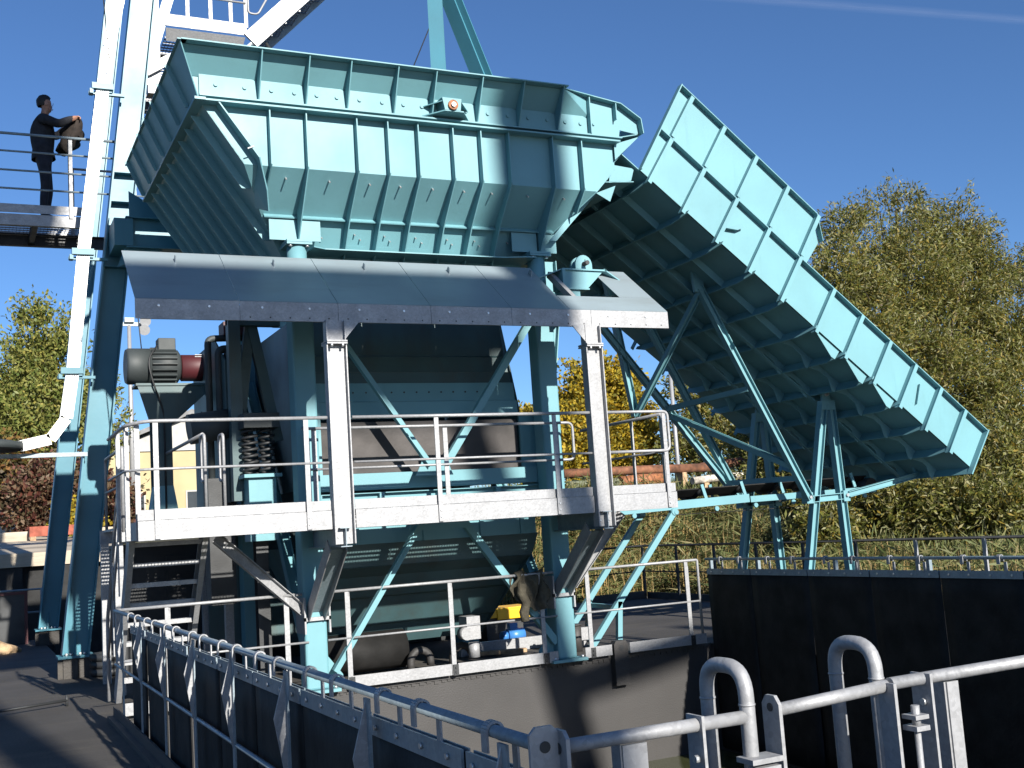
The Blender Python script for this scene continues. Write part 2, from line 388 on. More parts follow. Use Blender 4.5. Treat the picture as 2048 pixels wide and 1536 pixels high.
for a, b in zip([2.37] + [f + .014 for f in FR[1:]], FR[1:] + [7.26]):       # strip between the ribs
    m = MB(); m.ext([(a, 12.195, 6.607), (b, 12.195, 6.607), (b, 12.195, 6.83), (b - .05, 12.195, 6.855), (a, 12.195, 6.855)], (0, .012, 0)); st = m.obj('bolted_strip', TEAL, HP)
    nb = 2 if b - a > .25 else 0
    for k in range(nb):
        bx = a + (b - a) * (.28 + .5 * k); q = MB(); q.disc((bx, 12.197, 6.75), (0, -1, 0), .024, .02, 10); q.obj('bolt', TEAL, st)
for x in FR[1:]:
    m = MB(); m.ext([(x, 12.15, 6.607), (x, 11.90, 7.1), (x, 12.0, 7.1), (x, 12.225, 6.84), (x, 12.225, 6.607)], (.014, 0, 0)); m.obj('flap_rib', TEAL, HP)
m = MB(); m.box(2.14, FX1, 11.885, 12.01, 7.1, 7.114); m.obj('flap_lip', TEAL, HP)
# vertical right end of the flap with clipped corner
m = MB(); m.ext([(7.27, 12.2, 6.607), (7.73, 12.2, 6.607), (7.75, 12.2, 6.72), (8.04, 12.2, 6.685), (8.02, 12.2, 6.86), (7.74, 12.2, 7.035), (7.33, 12.2, 7.09), (7.27, 12.2, 6.86)], (0, .012, 0)); m.obj('flap_end_plate', TEAL, HP)
lp = [(6.86, 11.89, 7.114), (7.33, 12.10, 7.104), (7.74, 12.10, 7.049), (8.03, 12.10, 6.872), (8.055, 12.10, 6.675)]
m = MB()
for a, b in zip(lp[:-1], lp[1:]): m.bar((a[0], (a[1] + 12.22) / 2, a[2]), (b[0], (b[1] + 12.22) / 2, b[2]), .12, .012)
m.obj('flap_lip', TEAL, HP)
for x, z1 in ((7.27, 7.09), (7.66, 7.045)):
    m = MB(); m.box(x, x + .014, 12.11, 12.2, 6.61 if x < 7.5 else 6.83, z1); m.obj('flap_rib', TEAL, HP)
m = MB(); m.disc((7.36, 12.2, 6.76), (0, -1, 0), .018, .018, 8); m.obj('bolt', TEAL, HP)
# right end flap and its lip
m = MB(); m.quadplate((7.75, 12.2, 6.62), (8.05, 12.2, 6.69), (8.05, YB, 6.69), (7.75, YB, 6.62), .012); m.obj('end_lip_plate', TEAL, HP)
m = MB(); m.ext([(7.66, 12.22, 6.53), (8.05, 12.22, 6.665), (7.66, 12.22, 6.32)], (0, .012, 0)); m.obj('lip_gusset', TEAL, HP)
m = MB(); m.quadplate((7.68, 12.3, 6.3), (8.05, 12.3, 6.66), (8.05, YB, 6.66), (7.68, YB, 6.3), .012); m.obj('end_apron', TEAL, HP)
m = MB(); m.quadplate((8.05, 12.2, 6.67), (8.03, 12.2, 6.87), (8.03, YB, 6.87), (8.05, YB, 6.67), .012); m.obj('end_board', TEAL, HP)
# left end flap
m = MB(); m.quadplate((2.36, 12.2, 6.60), (2.14, 11.92, 7.1), (2.14, 16.3, 7.1), (2.36, YB, 6.60), .012); m.obj('left_flap', TEAL, HP)
m = MB(); m.box(2.10, 2.20, 11.9, 16.3, 7.1, 7.112); m.obj('left_flap_lip', TEAL, HP)
for i in range(7):
    y = 12.62 + i * .58; m = MB(); m.ext([(2.36, y, 6.62), (2.14, y, 7.1), (2.07, y, 7.1), (2.29, y, 6.62)], (0, .012, 0)); m.obj('left_flap_rib', TEAL, HP)
m = MB(); m.quadplate((2.14, 16.3, 7.1), (8.0, 16.3, 7.1), (7.7, YB, 6.6), (2.36, YB, 6.6), .012); m.obj('rear_flap', TEAL, HP)
# outlet lip on the right, above the discharge chute
m = MB(); m.ext([(7.62, 12.35, 6.05), (7.96, 12.35, 6.10), (8.02, 12.35, 6.27), (7.66, 12.35, 6.30)], (0, .012, 0)); m.obj('outlet_cheek', TEAL, HP)
m = MB(); m.quadplate((7.50, 12.35, 6.045), (8.0, 12.35, 6.085), (8.0, YB, 6.085), (7.50, YB, 6.045), .012); m.obj('outlet_lip', TEAL, HP)
m = MB(); m.ext([(7.42, 12.36, 5.90), (7.72, 12.36, 6.02), (7.62, 12.36, 5.80)], (0, .012, 0)); m.obj('outlet_gusset', TEAL, HP)
# trunnion bracket with rusty pin
m = MB(); m.box(5.17, 5.42, 12.02, 12.2, 6.80, 6.815); m.ext([(4.98, 12.2, 6.74), (5.17, 11.98, 6.76), (5.17, 12.2, 6.80)], (0, 0, .012)); m.ext([(5.60, 12.2, 6.74), (5.42, 11.98, 6.76), (5.42, 12.2, 6.80)], (0, 0, .012))
m.ext([(4.98, 12.2, 6.625), (5.20, 11.98, 6.645), (5.44, 11.98, 6.645), (5.6, 12.2, 6.625)], (0, 0, .014))
m.ext([(5.20, 11.98, 6.655), (5.40, 11.98, 6.655), (5.42, 11.98, 6.81), (5.17, 11.98, 6.81)], (0, .2, 0)); br = m.obj('trunnion_bracket', TEAL, HP)
m = MB(); m.tube([(5.30, 12.0, 6.72), (5.30, 11.95, 6.72)], .062, 16); m.obj('pin_collar', RUSTO, br)
m = MB(); m.disc((5.295, 11.955, 6.715), (0, -1, 0), .028, .03, 10); m.obj('pin_head', BOLT, br)
# legs: round stub, box column
for x in (3.55, 6.70):
    lg = MB(); lg.cyl((x, 12.80, 4.55), (x, 12.80, 5.11), .115, 20); lgo = lg.obj('leg_stub', TEAL, HP)
    m = MB(); m.box(x - .15, x + .15, 12.65, 12.98, 5.11, 5.135); m.box(x - .15, x + .15, 12.65, 12.98, 5.139, 5.165); fl = m.obj('leg_flange', TEAL, HP)
    for dx in (-.1, .1):
        q = MB(); q.disc((x + dx, 12.69, 5.085), (0, 0, 1), .022, .03, 6); q.obj('bolt', BOLT, fl)
    m = MB(); m.box(x - .33 if x < 5 else x - .36, x - .004, 12.735, 12.75, 5.17, 5.42); m.obj('head_plate', TEAL, HP)
    m = MB(); m.box(x + .02, x + .28, 12.735, 12.75, 5.17, 5.42); m.obj('head_plate', TEAL, HP)
    m = MB(); m.box(x - .13, x + .13, 12.67, 12.93, .04, 4.58); m.obj('leg', TEAL, HP, bevel=.025)
    m = MB(); m.box(x - .24, x + .24, 12.60, 13.04, .006, .04); bp = m.obj('base_plate', TEAL, HP)
    for dx in (-.19, .19):
        q = MB(); q.disc((x + dx, 12.65, .04), (0, 0, 1), .02, .03, 6); q.obj('bolt', BOLT, bp)
    m = MB(); m.ext([(x + .13 if x < 5 else x - .13, 12.8, .04), (x + .33 if x < 5 else x - .33, 12.8, .04), (x + .33 if x < 5 else x - .33, 12.8, .16), (x + .13 if x < 5 else x - .13, 12.8, .42)], (0, .014, 0)); m.obj('foot_gusset', TEAL, HP)
    # rear leg
    m = MB(); m.box(x - .13, x + .13, 15.67, 15.93, .006, 5.0); m.obj('rear_leg', TEAL, HP)
    # lateral brace along depth and inclined knee seen beside the legs
    m = MB(); m.ibeam((x + .02, 13.0, .3), (x + .02, 15.6, 3.9), .12, .14, .01, .01, (1, 0, 0)); m.obj('side_brace', TEAL, HP)
m = MB(); m.ibeam((7.13, 13.3, 4.45), (6.78, 13.05, 2.95), .16, .2, .012, .012, (1, 0, 0)); m.obj('knee_brace', TEAL, HP)
m = MB(); m.ibeam((7.13, 13.3, 4.42), (7.13, 13.3, 5.2), .16, .2, .012, .012, (1, 0, 0)); m.obj('knee_post', TEAL, HP)
m = MB(); m.box(3.42, 6.84, 12.70, 12.9, 4.42, 4.6); m.obj('head_beam', TEAL, HP)
# X bracing between the front legs: angle bars to a centre node
def brace(p, q, nm='brace', a=.085): 
    m = MB(); m.angle(p, q, a, .009, up=(1, 0, 0), side=1 if p[0] < 5.1 else -1, flip=1); return m.obj(nm, TEAL, HP)
for p, q in (((3.70, 12.70, 4.38), (5.00, 12.70, 2.46)), ((6.56, 12.70, 4.40), (5.16, 12.70, 2.44)), ((4.86, 12.70, 1.86), (3.72, 12.70, .24)), ((5.34, 12.70, 1.86), (6.54, 12.70, .22))): brace(p, q)
m = MB(); m.ext([(4.84, 12.68, 2.36), (5.32, 12.68, 2.36), (5.24, 12.68, 2.56), (4.94, 12.68, 2.56)], (0, .014, 0)); m.obj('gusset', TEAL, HP)
m = MB(); m.ext([(4.72, 12.69, 1.72), (5.48, 12.69, 1.72), (5.4, 12.69, 1.9), (4.8, 12.69, 1.9)], (0, .014, 0)); m.obj('gusset', TEAL, HP)
# ------------------------------------------------------------------ discharge chute (37.6 deg slope, runs along X)
CH = thing('discharge_chute', 'long teal steel discharge chute sloping down from the hopper, ribbed side and grid underside', 'chute', (10.7, 14.17, 0))
C0 = np.array([8.079, 12.3, 6.228]); CD = np.array([.792, 0, -.6105]); CN = np.array([.6105, 0, .792]); CW = 3.74
CD = nrm(CD); CN = nrm(CN)
def cp(u, n, w=0.): return C0 + CD * u + CN * n + np.array([0, w, 0])
LEN = 6.74
def plate(pts, th, nm, m=TEAL, par=CH): 
    q = MB(); q.ext(pts, th); return q.obj(nm, m, par)
plate([cp(-.45, .0), cp(LEN, .0), cp(LEN, .0, CW), cp(-.45, .0, CW)], CN * .012, 'floor_plate')
for w0, sg in ((0, -1), (CW, 1)):
    th = np.array([0, -.012 * sg * 1.0, 0])
    plate([cp(-.02, .0, w0), cp(2.78, .0, w0), cp(2.78, .66, w0), cp(-.10, .66, w0)], th, 'lower_side_wall')
    plate([cp(2.78, .0, w0), cp(LEN, .0, w0), cp(LEN - .04, .64, w0), cp(2.78, .66, w0)], th, 'low_side_wall')
    plate([cp(-.10, .675, w0), cp(2.79, .675, w0), cp(2.80, 1.12, w0), cp(2.52, 1.40, w0), cp(-.18, 1.42, w0)], th, 'upper_side_wall')
    e = np.array([0, .09 * sg, 0])
    # longitudinal flanges
    plate([cp(-.10, .66, w0), cp(LEN - .04, .64, w0), cp(LEN - .04, .64, w0) + e, cp(-.10, .66, w0) + e], CN * .012, 'middle_flange')
    plate([cp(-.18, 1.42, w0), cp(2.52, 1.40, w0), cp(2.52, 1.40, w0) + e, cp(-.18, 1.42, w0) + e], CN * .012, 'top_flange')
    plate([cp(2.52, 1.40, w0), cp(2.81, 1.12, w0), cp(2.81, 1.12, w0) + e, cp(2.52, 1.40, w0) + e], CN * .012, 'top_flange')
    # side ribs
    for k, u in enumerate([.08, .70, 1.33, 1.97, 2.60, 3.30, 3.90, 4.50, 5.06, 5.62, 6.17]):
        lean = -.09
        hi = .65
        plate([cp(u + .06, -.10, w0), cp(u + .06 + lean * .6, hi, w0), cp(u + .06 + lean * .6, hi, w0) + e, cp(u + .06, -.10, w0) + e], CD * .014, 'side_rib')
        plate([cp(u + .055, -.10, w0) + e * .99, cp(u + .055 + lean * .6, hi, w0) + e * .99, cp(u + .115 + lean * .6, hi, w0) + e * .99, cp(u + .115, -.10, w0) + e * .99], (0, .010 * sg, 0), 'rib_cap')
        if k < 5:
            plate([cp(u, .69, w0), cp(u - .06, 1.40, w0), cp(u - .06, 1.40, w0) + e, cp(u, .69, w0) + e], CD * .014, 'side_rib')
            plate([cp(u - .005, .69, w0) + e * .99, cp(u - .065, 1.40, w0) + e * .99, cp(u - .005, 1.40, w0) + e * .99, cp(u + .055, .69, w0) + e * .99], (0, .010 * sg, 0), 'rib_cap')
# rims at both ends
for w0, sg in ((0, -1), (CW, 1)):
    e = np.array([0, .10 * sg, 0])
    plate([cp(LEN, -.12, w0), cp(LEN - .04, .66, w0), cp(LEN - .04, .66, w0) + e, cp(LEN, -.12, w0) + e], CD * .02, 'end_rim')
    plate([cp(-.03, -.02, w0), cp(-.19, 1.43, w0), cp(-.19, 1.43, w0) + e, cp(-.03, -.02, w0) + e], CD * .016, 'head_rim')
plate([cp(LEN, -.12, 0), cp(LEN, .0, 0), cp(LEN, .0, CW), cp(LEN, -.12, CW)], CD * .012, 'end_edge')
# underside grid: cross ribs with protruding ends, longitudinal ribs; deep haunched bays on the lower half
CR = [.15, .84, 1.49, 2.12, 2.74, 3.34, 3.94, 4.52, 5.11, 5.68, 6.23]
for u in CR:
    plate([cp(u, 0, -.09), cp(u, 0, CW + .09), cp(u, -.05, CW + .09), cp(u, -.14, CW - .25), cp(u, -.14, .25), cp(u, -.05, -.09)], CD * .014, 'cross_rib')
for j in range(1, 6):
    w_ = CW * j / 6
    for a, b in zip([-.3] + CR, CR + [LEN - .02]):
        if a < 3.3: pts = [cp(a + .016, 0, w_), cp(b - .002, 0, w_), cp(b - .002, -.10, w_), cp(a + .016, -.10, w_)]
        else: pts = [cp(a + .016, 0, w_), cp(b - .002, 0, w_), cp(b - .002, -.17, w_), cp(b - .06, -.17, w_), cp(b - .2, -.07, w_), cp(a + .2, -.07, w_), cp(a + .016, -.14, w_)]
        plate(pts, (0, .012, 0), 'long_rib')
    if j in (2, 4): plate([cp(-.3, -.10, w_ - .04), cp(LEN - .05, -.14, w_ - .04), cp(LEN - .05, -.14, w_ + .04), cp(-.3, -.10, w_ + .04)], CN * -.012, 'rib_cap')
# sloped stiffener fins on the lower front edge
for a, b in zip(CR[5:8], CR[6:9]):
    plate([cp(a + .05, 0, .02), cp(b - .03, 0, .02), cp(b - .03, -.14, .03), cp(b - .10, -.15, .03)], (0, .012, 0), 'edge_fin')
# lifting lugs on the side
for u, n, s_ in ((1.60, .30, 0), (5.36, .33, 1)):
    q = MB(); a = cp(u, n, -.012)
    if s_: q.ext([a + CD * -.05 + CN * .14, a + CD * .03 + CN * .15, a + CD * .08 + CN * .06, a + CD * .05 + CN * -.16], (0, -.035, 0))
    else: q.ext([a + CD * -.16 + CN * -.10, a + CD * .0 + CN * .0, a + CD * .06 + CN * .10, a + CD * .0 + CN * .12], (0, -.06, 0))
    q.obj('lifting_lug', TEAL, CH)
# ------------------------------------------------------------------ chute supports
G = 'trestles carrying the discharge chute'
APX = (11.75, 3.44)
def sect(m, p, q, a=.11): m.ibeam(p, q, a, a, .011, .009, (1, 0, 0))
for yy, lab in ((13.35, 'teal steel A-shaped trestle under the chute, the one beside the black mat curtain'), (14.95, 'teal steel A-shaped trestle under the chute, the one beside the reeds')):
    t = thing('support_trestle', lab, 'trestle', (11.5, yy, .004), G)
    for dx0, dx1 in ((-.07, -.80), (.07, .16)):
        m = MB(); m.box(-.055, .055, -.05, .05, 0, 1); m = MB(); sect(m, (APX[0] + dx0, yy, 3.22), (APX[0] + dx1, yy, .02)); m.obj('leg', TEAL, t)
        m = MB(); m.box(APX[0] + dx1 - .12, APX[0] + dx1 + .12, yy - .12, yy + .12, .005, .022); m.obj('base_plate', TEAL, t)
    m = MB(); m.box(APX[0] - .13, APX[0] + .13, yy - .05, yy + .05, 3.12, 3.26); m.ext([(APX[0] - .08, yy - .02, 3.26), (APX[0] + .08, yy - .02, 3.26), (APX[0] + .06, yy - .02, 3.52), (APX[0] - .07, yy - .02, 3.56)], (0, .04, 0)); hd = m.obj('head', TEAL, t)
    m = MB(); m.disc((APX[0], yy - .05, 3.36), (0, 1, 0), .035, .1, 10); m.obj('pin', BOLT, hd)
    m = MB(); sect(m, (APX[0] - .50, yy, 1.80), (APX[0] + .14, yy, 1.82), .1); m.obj('tie_beam', TEAL, t)
    for dx in (-.53, .17):
        m = MB(); m.box(APX[0] + dx - .06, APX[0] + dx + .06, yy - .06, yy + .06, 1.74, 1.9); kn = m.obj('node_plate', TEAL, t)
        m = MB(); m.disc((APX[0] + dx, yy - .06, 1.83), (0, -1, 0), .025, .03, 8); m.obj('bolt', BOLT, kn)
    # raking struts up to the chute
    m = MB(); sect(m, (11.22, yy - .05, 1.80), (9.58, yy - .05, 4.92), .10); m.obj('raking_strut', TEAL, t)
    m = MB(); sect(m, (11.95, yy - .05, 1.84), (13.42, yy - .05, 2.08), .09); m.obj('tail_strut', TEAL, t)
    m = MB(); m.ext([(13.36, yy - .06, 2.03), (13.45, yy - .06, 2.03), (13.47, yy - .06, 2.14), (13.30, yy - .06, 2.22)], (0, .05, 0)); m.obj('strut_lug', TEAL, t)
    m = MB(); m.ext([(9.49, yy - .07, 4.86), (9.64, yy - .07, 4.86), (9.66, yy - .07, 5.02), (9.46, yy - .07, 5.16)], (0, .05, 0)); m.obj('strut_lug', TEAL, t)
# braced frame between the two raking struts
t = thing('bracing_frame', 'teal lattice bracing frame hanging between the chute and the trestles', 'frame', (10.3, 14.15, 1.8))
m = MB(); sect(m, (9.36, 14.93, 3.25), (9.60, 13.32, 4.86), .08); m.obj('diagonal', TEAL, t)
m = MB(); sect(m, (9.05, 15.0, 5.48), (9.36, 14.93, 3.25), .10); m.obj('hanger', TEAL, t)
m = MB(); sect(m, (8.62, 14.93, 4.95), (11.20, 14.93, 1.86), .10); m.obj('rear_rake', TEAL, t)
m = MB(); sect(m, (9.94, 14.93, 3.35), (10.32, 13.32, 3.45), .08); m.obj('cross_tie', TEAL, t)
m = MB(); sect(m, (10.02, 14.93, 3.25), (10.95, 13.32, 2.30), .08); m.obj('diagonal', TEAL, t)
m = MB(); sect(m, (10.95, 14.93, 2.15), (11.05, 13.32, 2.12), .08); m.obj('cross_tie', TEAL, t)
# ------------------------------------------------------------------ canopy over the walkway
CN_ = thing('canopy_roof', 'galvanised sheet canopy on two steel posts above the walkway, below the hopper', 'canopy', (4.65, 11.9, 1.6))
EY, EZ, RY, RZ_ = 11.5, 4.165, 12.44, 4.88
def rp(x, s, o=0.): return (x, EY + (RY - EY) * s, EZ + (RZ_ - EZ) * s + o)
seams = [1.54, 2.57, 3.61, 4.67, 5.66, 6.42]
for a, b in zip(seams[:-1], seams[1:]):
    m = MB(); m.quadplate(rp(a + .003, 0), rp(b - .003, 0), rp(b - .003, 1), rp(a + .003, 1), .006); m.obj('roof_panel', ROOFS, CN_)
m = MB(); m.quadplate(rp(6.423, 0), rp(7.78, 0), rp(7.78, .32), rp(6.423, .32), .006); m.obj('roof_panel', ROOFS, CN_)
m = MB(); m.quadplate(rp(7.30, .324), rp(7.78, .324), rp(7.78, 1), rp(7.30, 1), .006); m.obj('roof_panel', ROOFS, CN_)
fs = [1.54, 2.57, 3.61, 4.67, 5.66, 6.70, 7.78]
for k, (a, b) in enumerate(zip(fs[:-1], fs[1:])):
    m = MB(); m.box(a + .002, b - .002, EY - .006, EY, 3.965, 4.165); fp = m.obj('fascia_panel', GALV, CN_)
    for t in (.22, .70):
        q = MB(); q.disc((a + (b - a) * t, EY - .005, 4.10), (0, -1, 0), .013, .012, 8); q.obj('bolt', BOLT, fp)
    if k > 0:
        for t in (.1, .3, .5, .7, .9):
            q = MB(); q.disc((a + (b - a) * t, EY - .0055, 4.00), (0, -1, 0), .009, .002, 6); q.obj('bolt_hole', DARK, fp)
m = MB(); m.box(7.774, 7.782, EY, EY + .1, 3.965, 4.165); m.obj('fascia_return', GALV, CN_)
for x in (2.06, 3.12, 4.17, 5.22, 6.31):
    m = MB(); c = np.array(rp(x, .80)); up = nrm((0, -.72, .94)); al = nrm((0, .94, .72))
    m.ext([c - al * .05, c + al * .05, c + al * .03 + up * .07, c - al * .02 + up * .07], (.012, 0, 0)); m.obj('lifting_lug', GALVD, CN_)
# rafters, eave beam under the sheets
m = MB(); m.box(1.6, 7.7, EY + .02, EY + .10, 3.98, 4.12); m.obj('eave_beam', GALV, CN_)
for x in (1.62, 3.56, 5.1, 6.68, 7.7):
    m = MB(); m.bar(rp(x, .1, -.06), rp(x, .98, -.06), .06, .08); m.obj('rafter', GALV, CN_)
for x, sg in ((3.56, 1), (6.68, -1)):
    m = MB(); m.ibeam((x, 11.50, 1.63), (x, 11.50, 3.72), .13, .22, .012, .010, (1, 0, 0)); p = m.obj('post', GALV, CN_)
    m = MB(); m.ibeam((x, 11.50, 3.76), (x, 11.50, 3.975), .12, .21, .012, .010, (1, 0, 0)); m.obj('post_head', GALV, CN_)
    m = MB(); m.box(x - .11, x + .11, 11.41, 11.63, 3.72, 3.737); m.box(x - .11, x + .11, 11.41, 11.63, 3.743, 3.76); m.obj('joint_plate', GALV, CN_)
    for dx in (-.06, .06):
        m = MB(); m.disc((x + dx, 11.415, 3.69), (0, 0, 1), .014, .03, 6); m.obj('bolt', BOLT, CN_)
    m = MB(); m.ext([(x + sg * .105, 11.45, 3.972), (x + sg * .27, 11.45, 3.972), (x + sg * .105, 11.45, 3.78)], (0, .012, 0)); m.obj('gusset', GALV, CN_)
    for dx in (-.06, .06):
        m = MB(); m.disc((x + dx, 11.496, 1.70), (0, -1, 0), .011, .012, 6); m.obj('bolt', BOLT, p)
# ------------------------------------------------------------------ pulley bracket poking through the canopy opening
PB = thing('pulley_bracket', 'teal steel bracket with a split bearing on top, in the canopy opening', 'bracket', (7.05, 12.35, 4.3))
m = MB(); m.box(6.80, 7.02, 12.27, 12.5, 4.30, 4.62); m.obj('stem', TEAL, PB)
m = MB(); m.box(6.76, 7.40, 12.22, 12.55, 4.83, 4.85); m.obj('top_plate', TEAL, PB)
m = MB(); m.ext([(6.78, 12.25, 4.83), (7.36, 12.25, 4.83), (7.12, 12.25, 4.60), (6.78, 12.25, 4.60)], (0, .02, 0)); m.obj('front_web', TEAL, PB)
m = MB(); m.box(6.76, 6.80, 12.22, 12.50, 4.60, 4.83); m.box(6.78, 7.14, 12.23, 12.5, 4.585, 4.605); m.obj('rib', TEAL, PB)
m = MB(); m.quadplate((7.36, 12.22, 4.85), (7.60, 12.22, 4.70), (7.60, 12.5, 4.70), (7.36, 12.5, 4.85), .014); m.obj('wing', TEAL, PB)
m = MB(); m.box(7.585, 7.60, 12.22, 12.5, 4.57, 4.70); m.obj('wing_edge', TEAL, PB)
m = MB(); m.quadplate((6.40, 12.30, 4.70), (6.78, 12.24, 4.84), (6.78, 12.52, 4.84), (6.40, 12.52, 4.70), .014); m.obj('wing', TEAL, PB)
for y in (12.30, 12.42):
    pts = [(7.00, y, 4.85)] + [(7.12 + .12 * math.cos(a), y, 4.92 + .13 * math.sin(a)) for a in np.linspace(math.pi * .95, .05 * math.pi, 9)] + [(7.24, y, 4.85)]
    m = MB(); m.ext(pts, (0, .035, 0)); m.obj('bearing_half', TEAL, PB)
for k in range(4):
    m = MB(); m.disc((7.14, 12.299, 4.88 + k * .035), (0, -1, 0), .008, .006, 6); m.obj('bolt', DARK, PB)
m = MB(); m.cyl((7.12, 12.2, 4.93), (7.12, 12.56, 4.93), .03, 10); m.obj('shaft', DARK, PB)

# ------------------------------------------------------------------ walkway
WP = thing('walkway_platform', 'galvanised walkway platform with tube handrails in front of the screening machine', 'platform', (4.6, 12.0, 1.63))
for a, b in ((1.52, 3.44), (3.70, 6.56), (6.80, 7.70)):
    m = MB(); m.channel((a, 11.50, 1.885), (b, 11.50, 1.885), .19, .07, .008, (0, 0, 1), (0, 1, 0)); m.obj('edge_beam', GALV, WP)
    m = MB(); m.box(a, b, 11.515, 11.521, 1.985, 2.085); m.obj('toe_board', GALV, WP)
m = MB(); m.channel((1.52, 12.48, 1.885), (7.70, 12.48, 1.885), .18, .07, .008, (0, 0, 1), (0, -1, 0)); m.obj('inner_beam', GALV, WP)
for x in (1.56, 7.66):
    m = MB(); m.box(x - .03, x + .03, 11.51, 12.47, 1.80, 1.97); m.obj('end_beam', GALV, WP)
for x in (2.5, 3.56, 4.6, 5.6, 6.68):
    m = MB(); m.box(x - .04, x + .04, 11.58, 12.44, 1.82, 1.95); m.obj('cross_beam', GALV, WP)
for a, b in ((1.56, 2.60), (2.61, 3.66), (3.67, 4.69), (4.70, 5.69), (5.70, 6.69), (6.70, 7.66)):
    m = MB(); grating(m, a, b, 11.53, 12.46, 1.985); m.obj('grating_panel', GALV, WP)
# carrying brackets: cross girder under each post, raking strut to the hopper leg
for x in (3.56, 6.68):
    m = MB(); m.ibeam((x, 11.42, 1.70), (x, 12.66, 1.70), .12, .2, .01, .008, (0, 0, 1)); m.obj('bracket_beam', GALVD, WP)
    for dx in (-.10, .08):
        m = MB(); m.bar((x + dx, 11.72, 1.62), (x + dx, 12.66, .86), .012, .16); m.obj('bracket_strut', GALV, WP)
    m = MB(); m.bar((x - .01, 11.76, 1.58), (x - .01, 12.66, .90), .18, .010); m.obj('bracket_web', GALVD, WP)
    m = MB(); m.box(x - .15, x + .15, 12.62, 12.66, .80, .84); m.box(x - .15, x - .13, 12.62, 12.98, .66, 1.06); m.box(x + .13, x + .15, 12.62, 12.98, .66, 1.06); m.obj('leg_collar', GALV, WP)
m = MB(); m.channel((2.42, 12.40, 1.78), (3.40, 12.72, .92), .12, .05, .008, (0, 0, 1), (0, -1, 0)); m.obj('side_strut', GALV, WP)
m = MB(); m.channel((7.45, 12.40, 1.78), (6.86, 12.72, .92), .12, .05, .008, (0, 0, 1), (0, -1, 0)); m.obj('side_strut', GALV, WP)
# handrails
HR, MR = 2.945, 2.475
def tubeo(pts, r, nm, par, m=GALV, n=10):
    q = MB(); q.tube(pts, r, n); return q.obj(nm, m, par)
def postf(x, y, par, z0=1.80, z1=2.93, w=.05, t=.012, along='x'):
    m = MB()
    if along == 'x': m.box(x - w / 2, x + w / 2, y - t / 2, y + t / 2, z0, z1); m.box(x + w / 2 - .006, x + w / 2, y, y + .04, z0, z1)
    else: m.box(x - t / 2, x + t / 2, y - w / 2, y + w / 2, z0, z1); m.box(x, x + .04, y + w / 2 - .006, y + w / 2, z0, z1)
    p = m.obj('rail_post', GALV, par)
    for dz in (.05, .12):
        q = MB(); q.disc((x, y - t / 2, z0 + dz), (0, -1, 0), .010, .01, 6); q.obj('bolt', BOLT, p)
    return p
tubeo(fillet([(1.43, 13.0, HR - .03), (1.43, 11.62, HR - .03), (1.60, 11.48, HR), (3.43, 11.48, HR)], .12), .0185, 'handrail', WP)
tubeo([(3.70, 11.48, HR), (6.57, 11.48, HR)], .0185, 'handrail', WP)
tubeo(fillet([(6.79, 11.48, HR), (7.64, 11.48, HR), (7.64, 11.48, MR), (6.79, 11.48, MR)], .07), .0185, 'handrail', WP)
tubeo(fillet([(1.43, 13.0, MR), (1.43, 11.62, MR), (1.60, 11.48, MR), (3.43, 11.48, MR)], .1), .013, 'middle_rail', WP)
tubeo([(3.70, 11.48, MR), (6.57, 11.48, MR)], .013, 'middle_rail', WP)
for x in (1.70, 3.20, 4.65, 6.10, 7.585): postf(x, 11.482, WP)
for y in (11.72, 12.4): postf(1.44, y, WP, along='y')
postf(1.54, 11.60, WP)
# inner rail (machine side), ends in a closed loop
IH, IM = 2.93, 2.47
tubeo([(3.42, 12.44, IH), (6.6, 12.44, IH)], .017, 'inner_handrail', WP)
tubeo(fillet([(6.6, 12.44, IH), (6.86, 12.44, IH), (6.86, 12.44, IM), (6.6, 12.44, IM)], .08), .0175, 'rail_loop', WP)
tubeo([(3.50, 12.44, IM), (6.6, 12.44, IM)], .014, 'inner_middle_rail', WP)
for x in (3.56, 5.15, 6.64): postf(x, 12.46, WP, w=.055)
# right end rails run back
tubeo([(7.63, 11.6, HR - .02), (7.63, 13.6, HR - .02)], .020, 'side_handrail', WP)
tubeo([(7.63, 11.6, MR), (7.63, 13.6, MR)], .014, 'side_middle_rail', WP)
for y in (11.62, 12.3, 13.4): postf(7.63, y, WP, along='y')
# landing rail loops beside the stair
for x in (2.36, 2.56):
    tubeo(fillet([(x, 12.50, 2.0), (x, 12.50, 2.90), (x, 12.72, 2.90), (x, 12.72, 2.40), (x, 12.54, 2.40)], .06), .0175, 'rail_loop', WP)
tubeo([(2.36, 12.6, 2.91), (2.36, 15.0, 2.91)], .02, 'side_handrail', WP)
# landing behind the stair with the drive
for a, b in ((1.7, 2.7), (2.72, 3.7)):
    m = MB(); grating(m, a, b, 14.55, 16.3, 2.0); m.obj('grating_panel', GALV, WP)
for yb in (14.5, 16.25):
    m = MB(); m.box(1.66, 3.74, yb, yb + .06, 1.82, 2.0); m.obj('rear_beam', GALV, WP)
for x in (1.70, 3.0):
    m = MB(); m.box(x - .05, x + .05, 14.6, 14.7, .005, 1.82); m.obj('landing_post', GALV, WP)
    m = MB(); m.box(x - .05, x + .05, 16.1, 16.2, .005, 1.82); m.obj('landing_post', GALV, WP)
tubeo(fillet([(1.75, 14.5, 2.0), (1.75, 14.5, 2.95), (1.75, 16.3, 2.95), (1.75, 16.3, 2.0)], .08), .02, 'landing_rail', WP)
tubeo([(1.75, 14.5, 2.5), (1.75, 16.3, 2.5)], .016, 'landing_rail', WP)
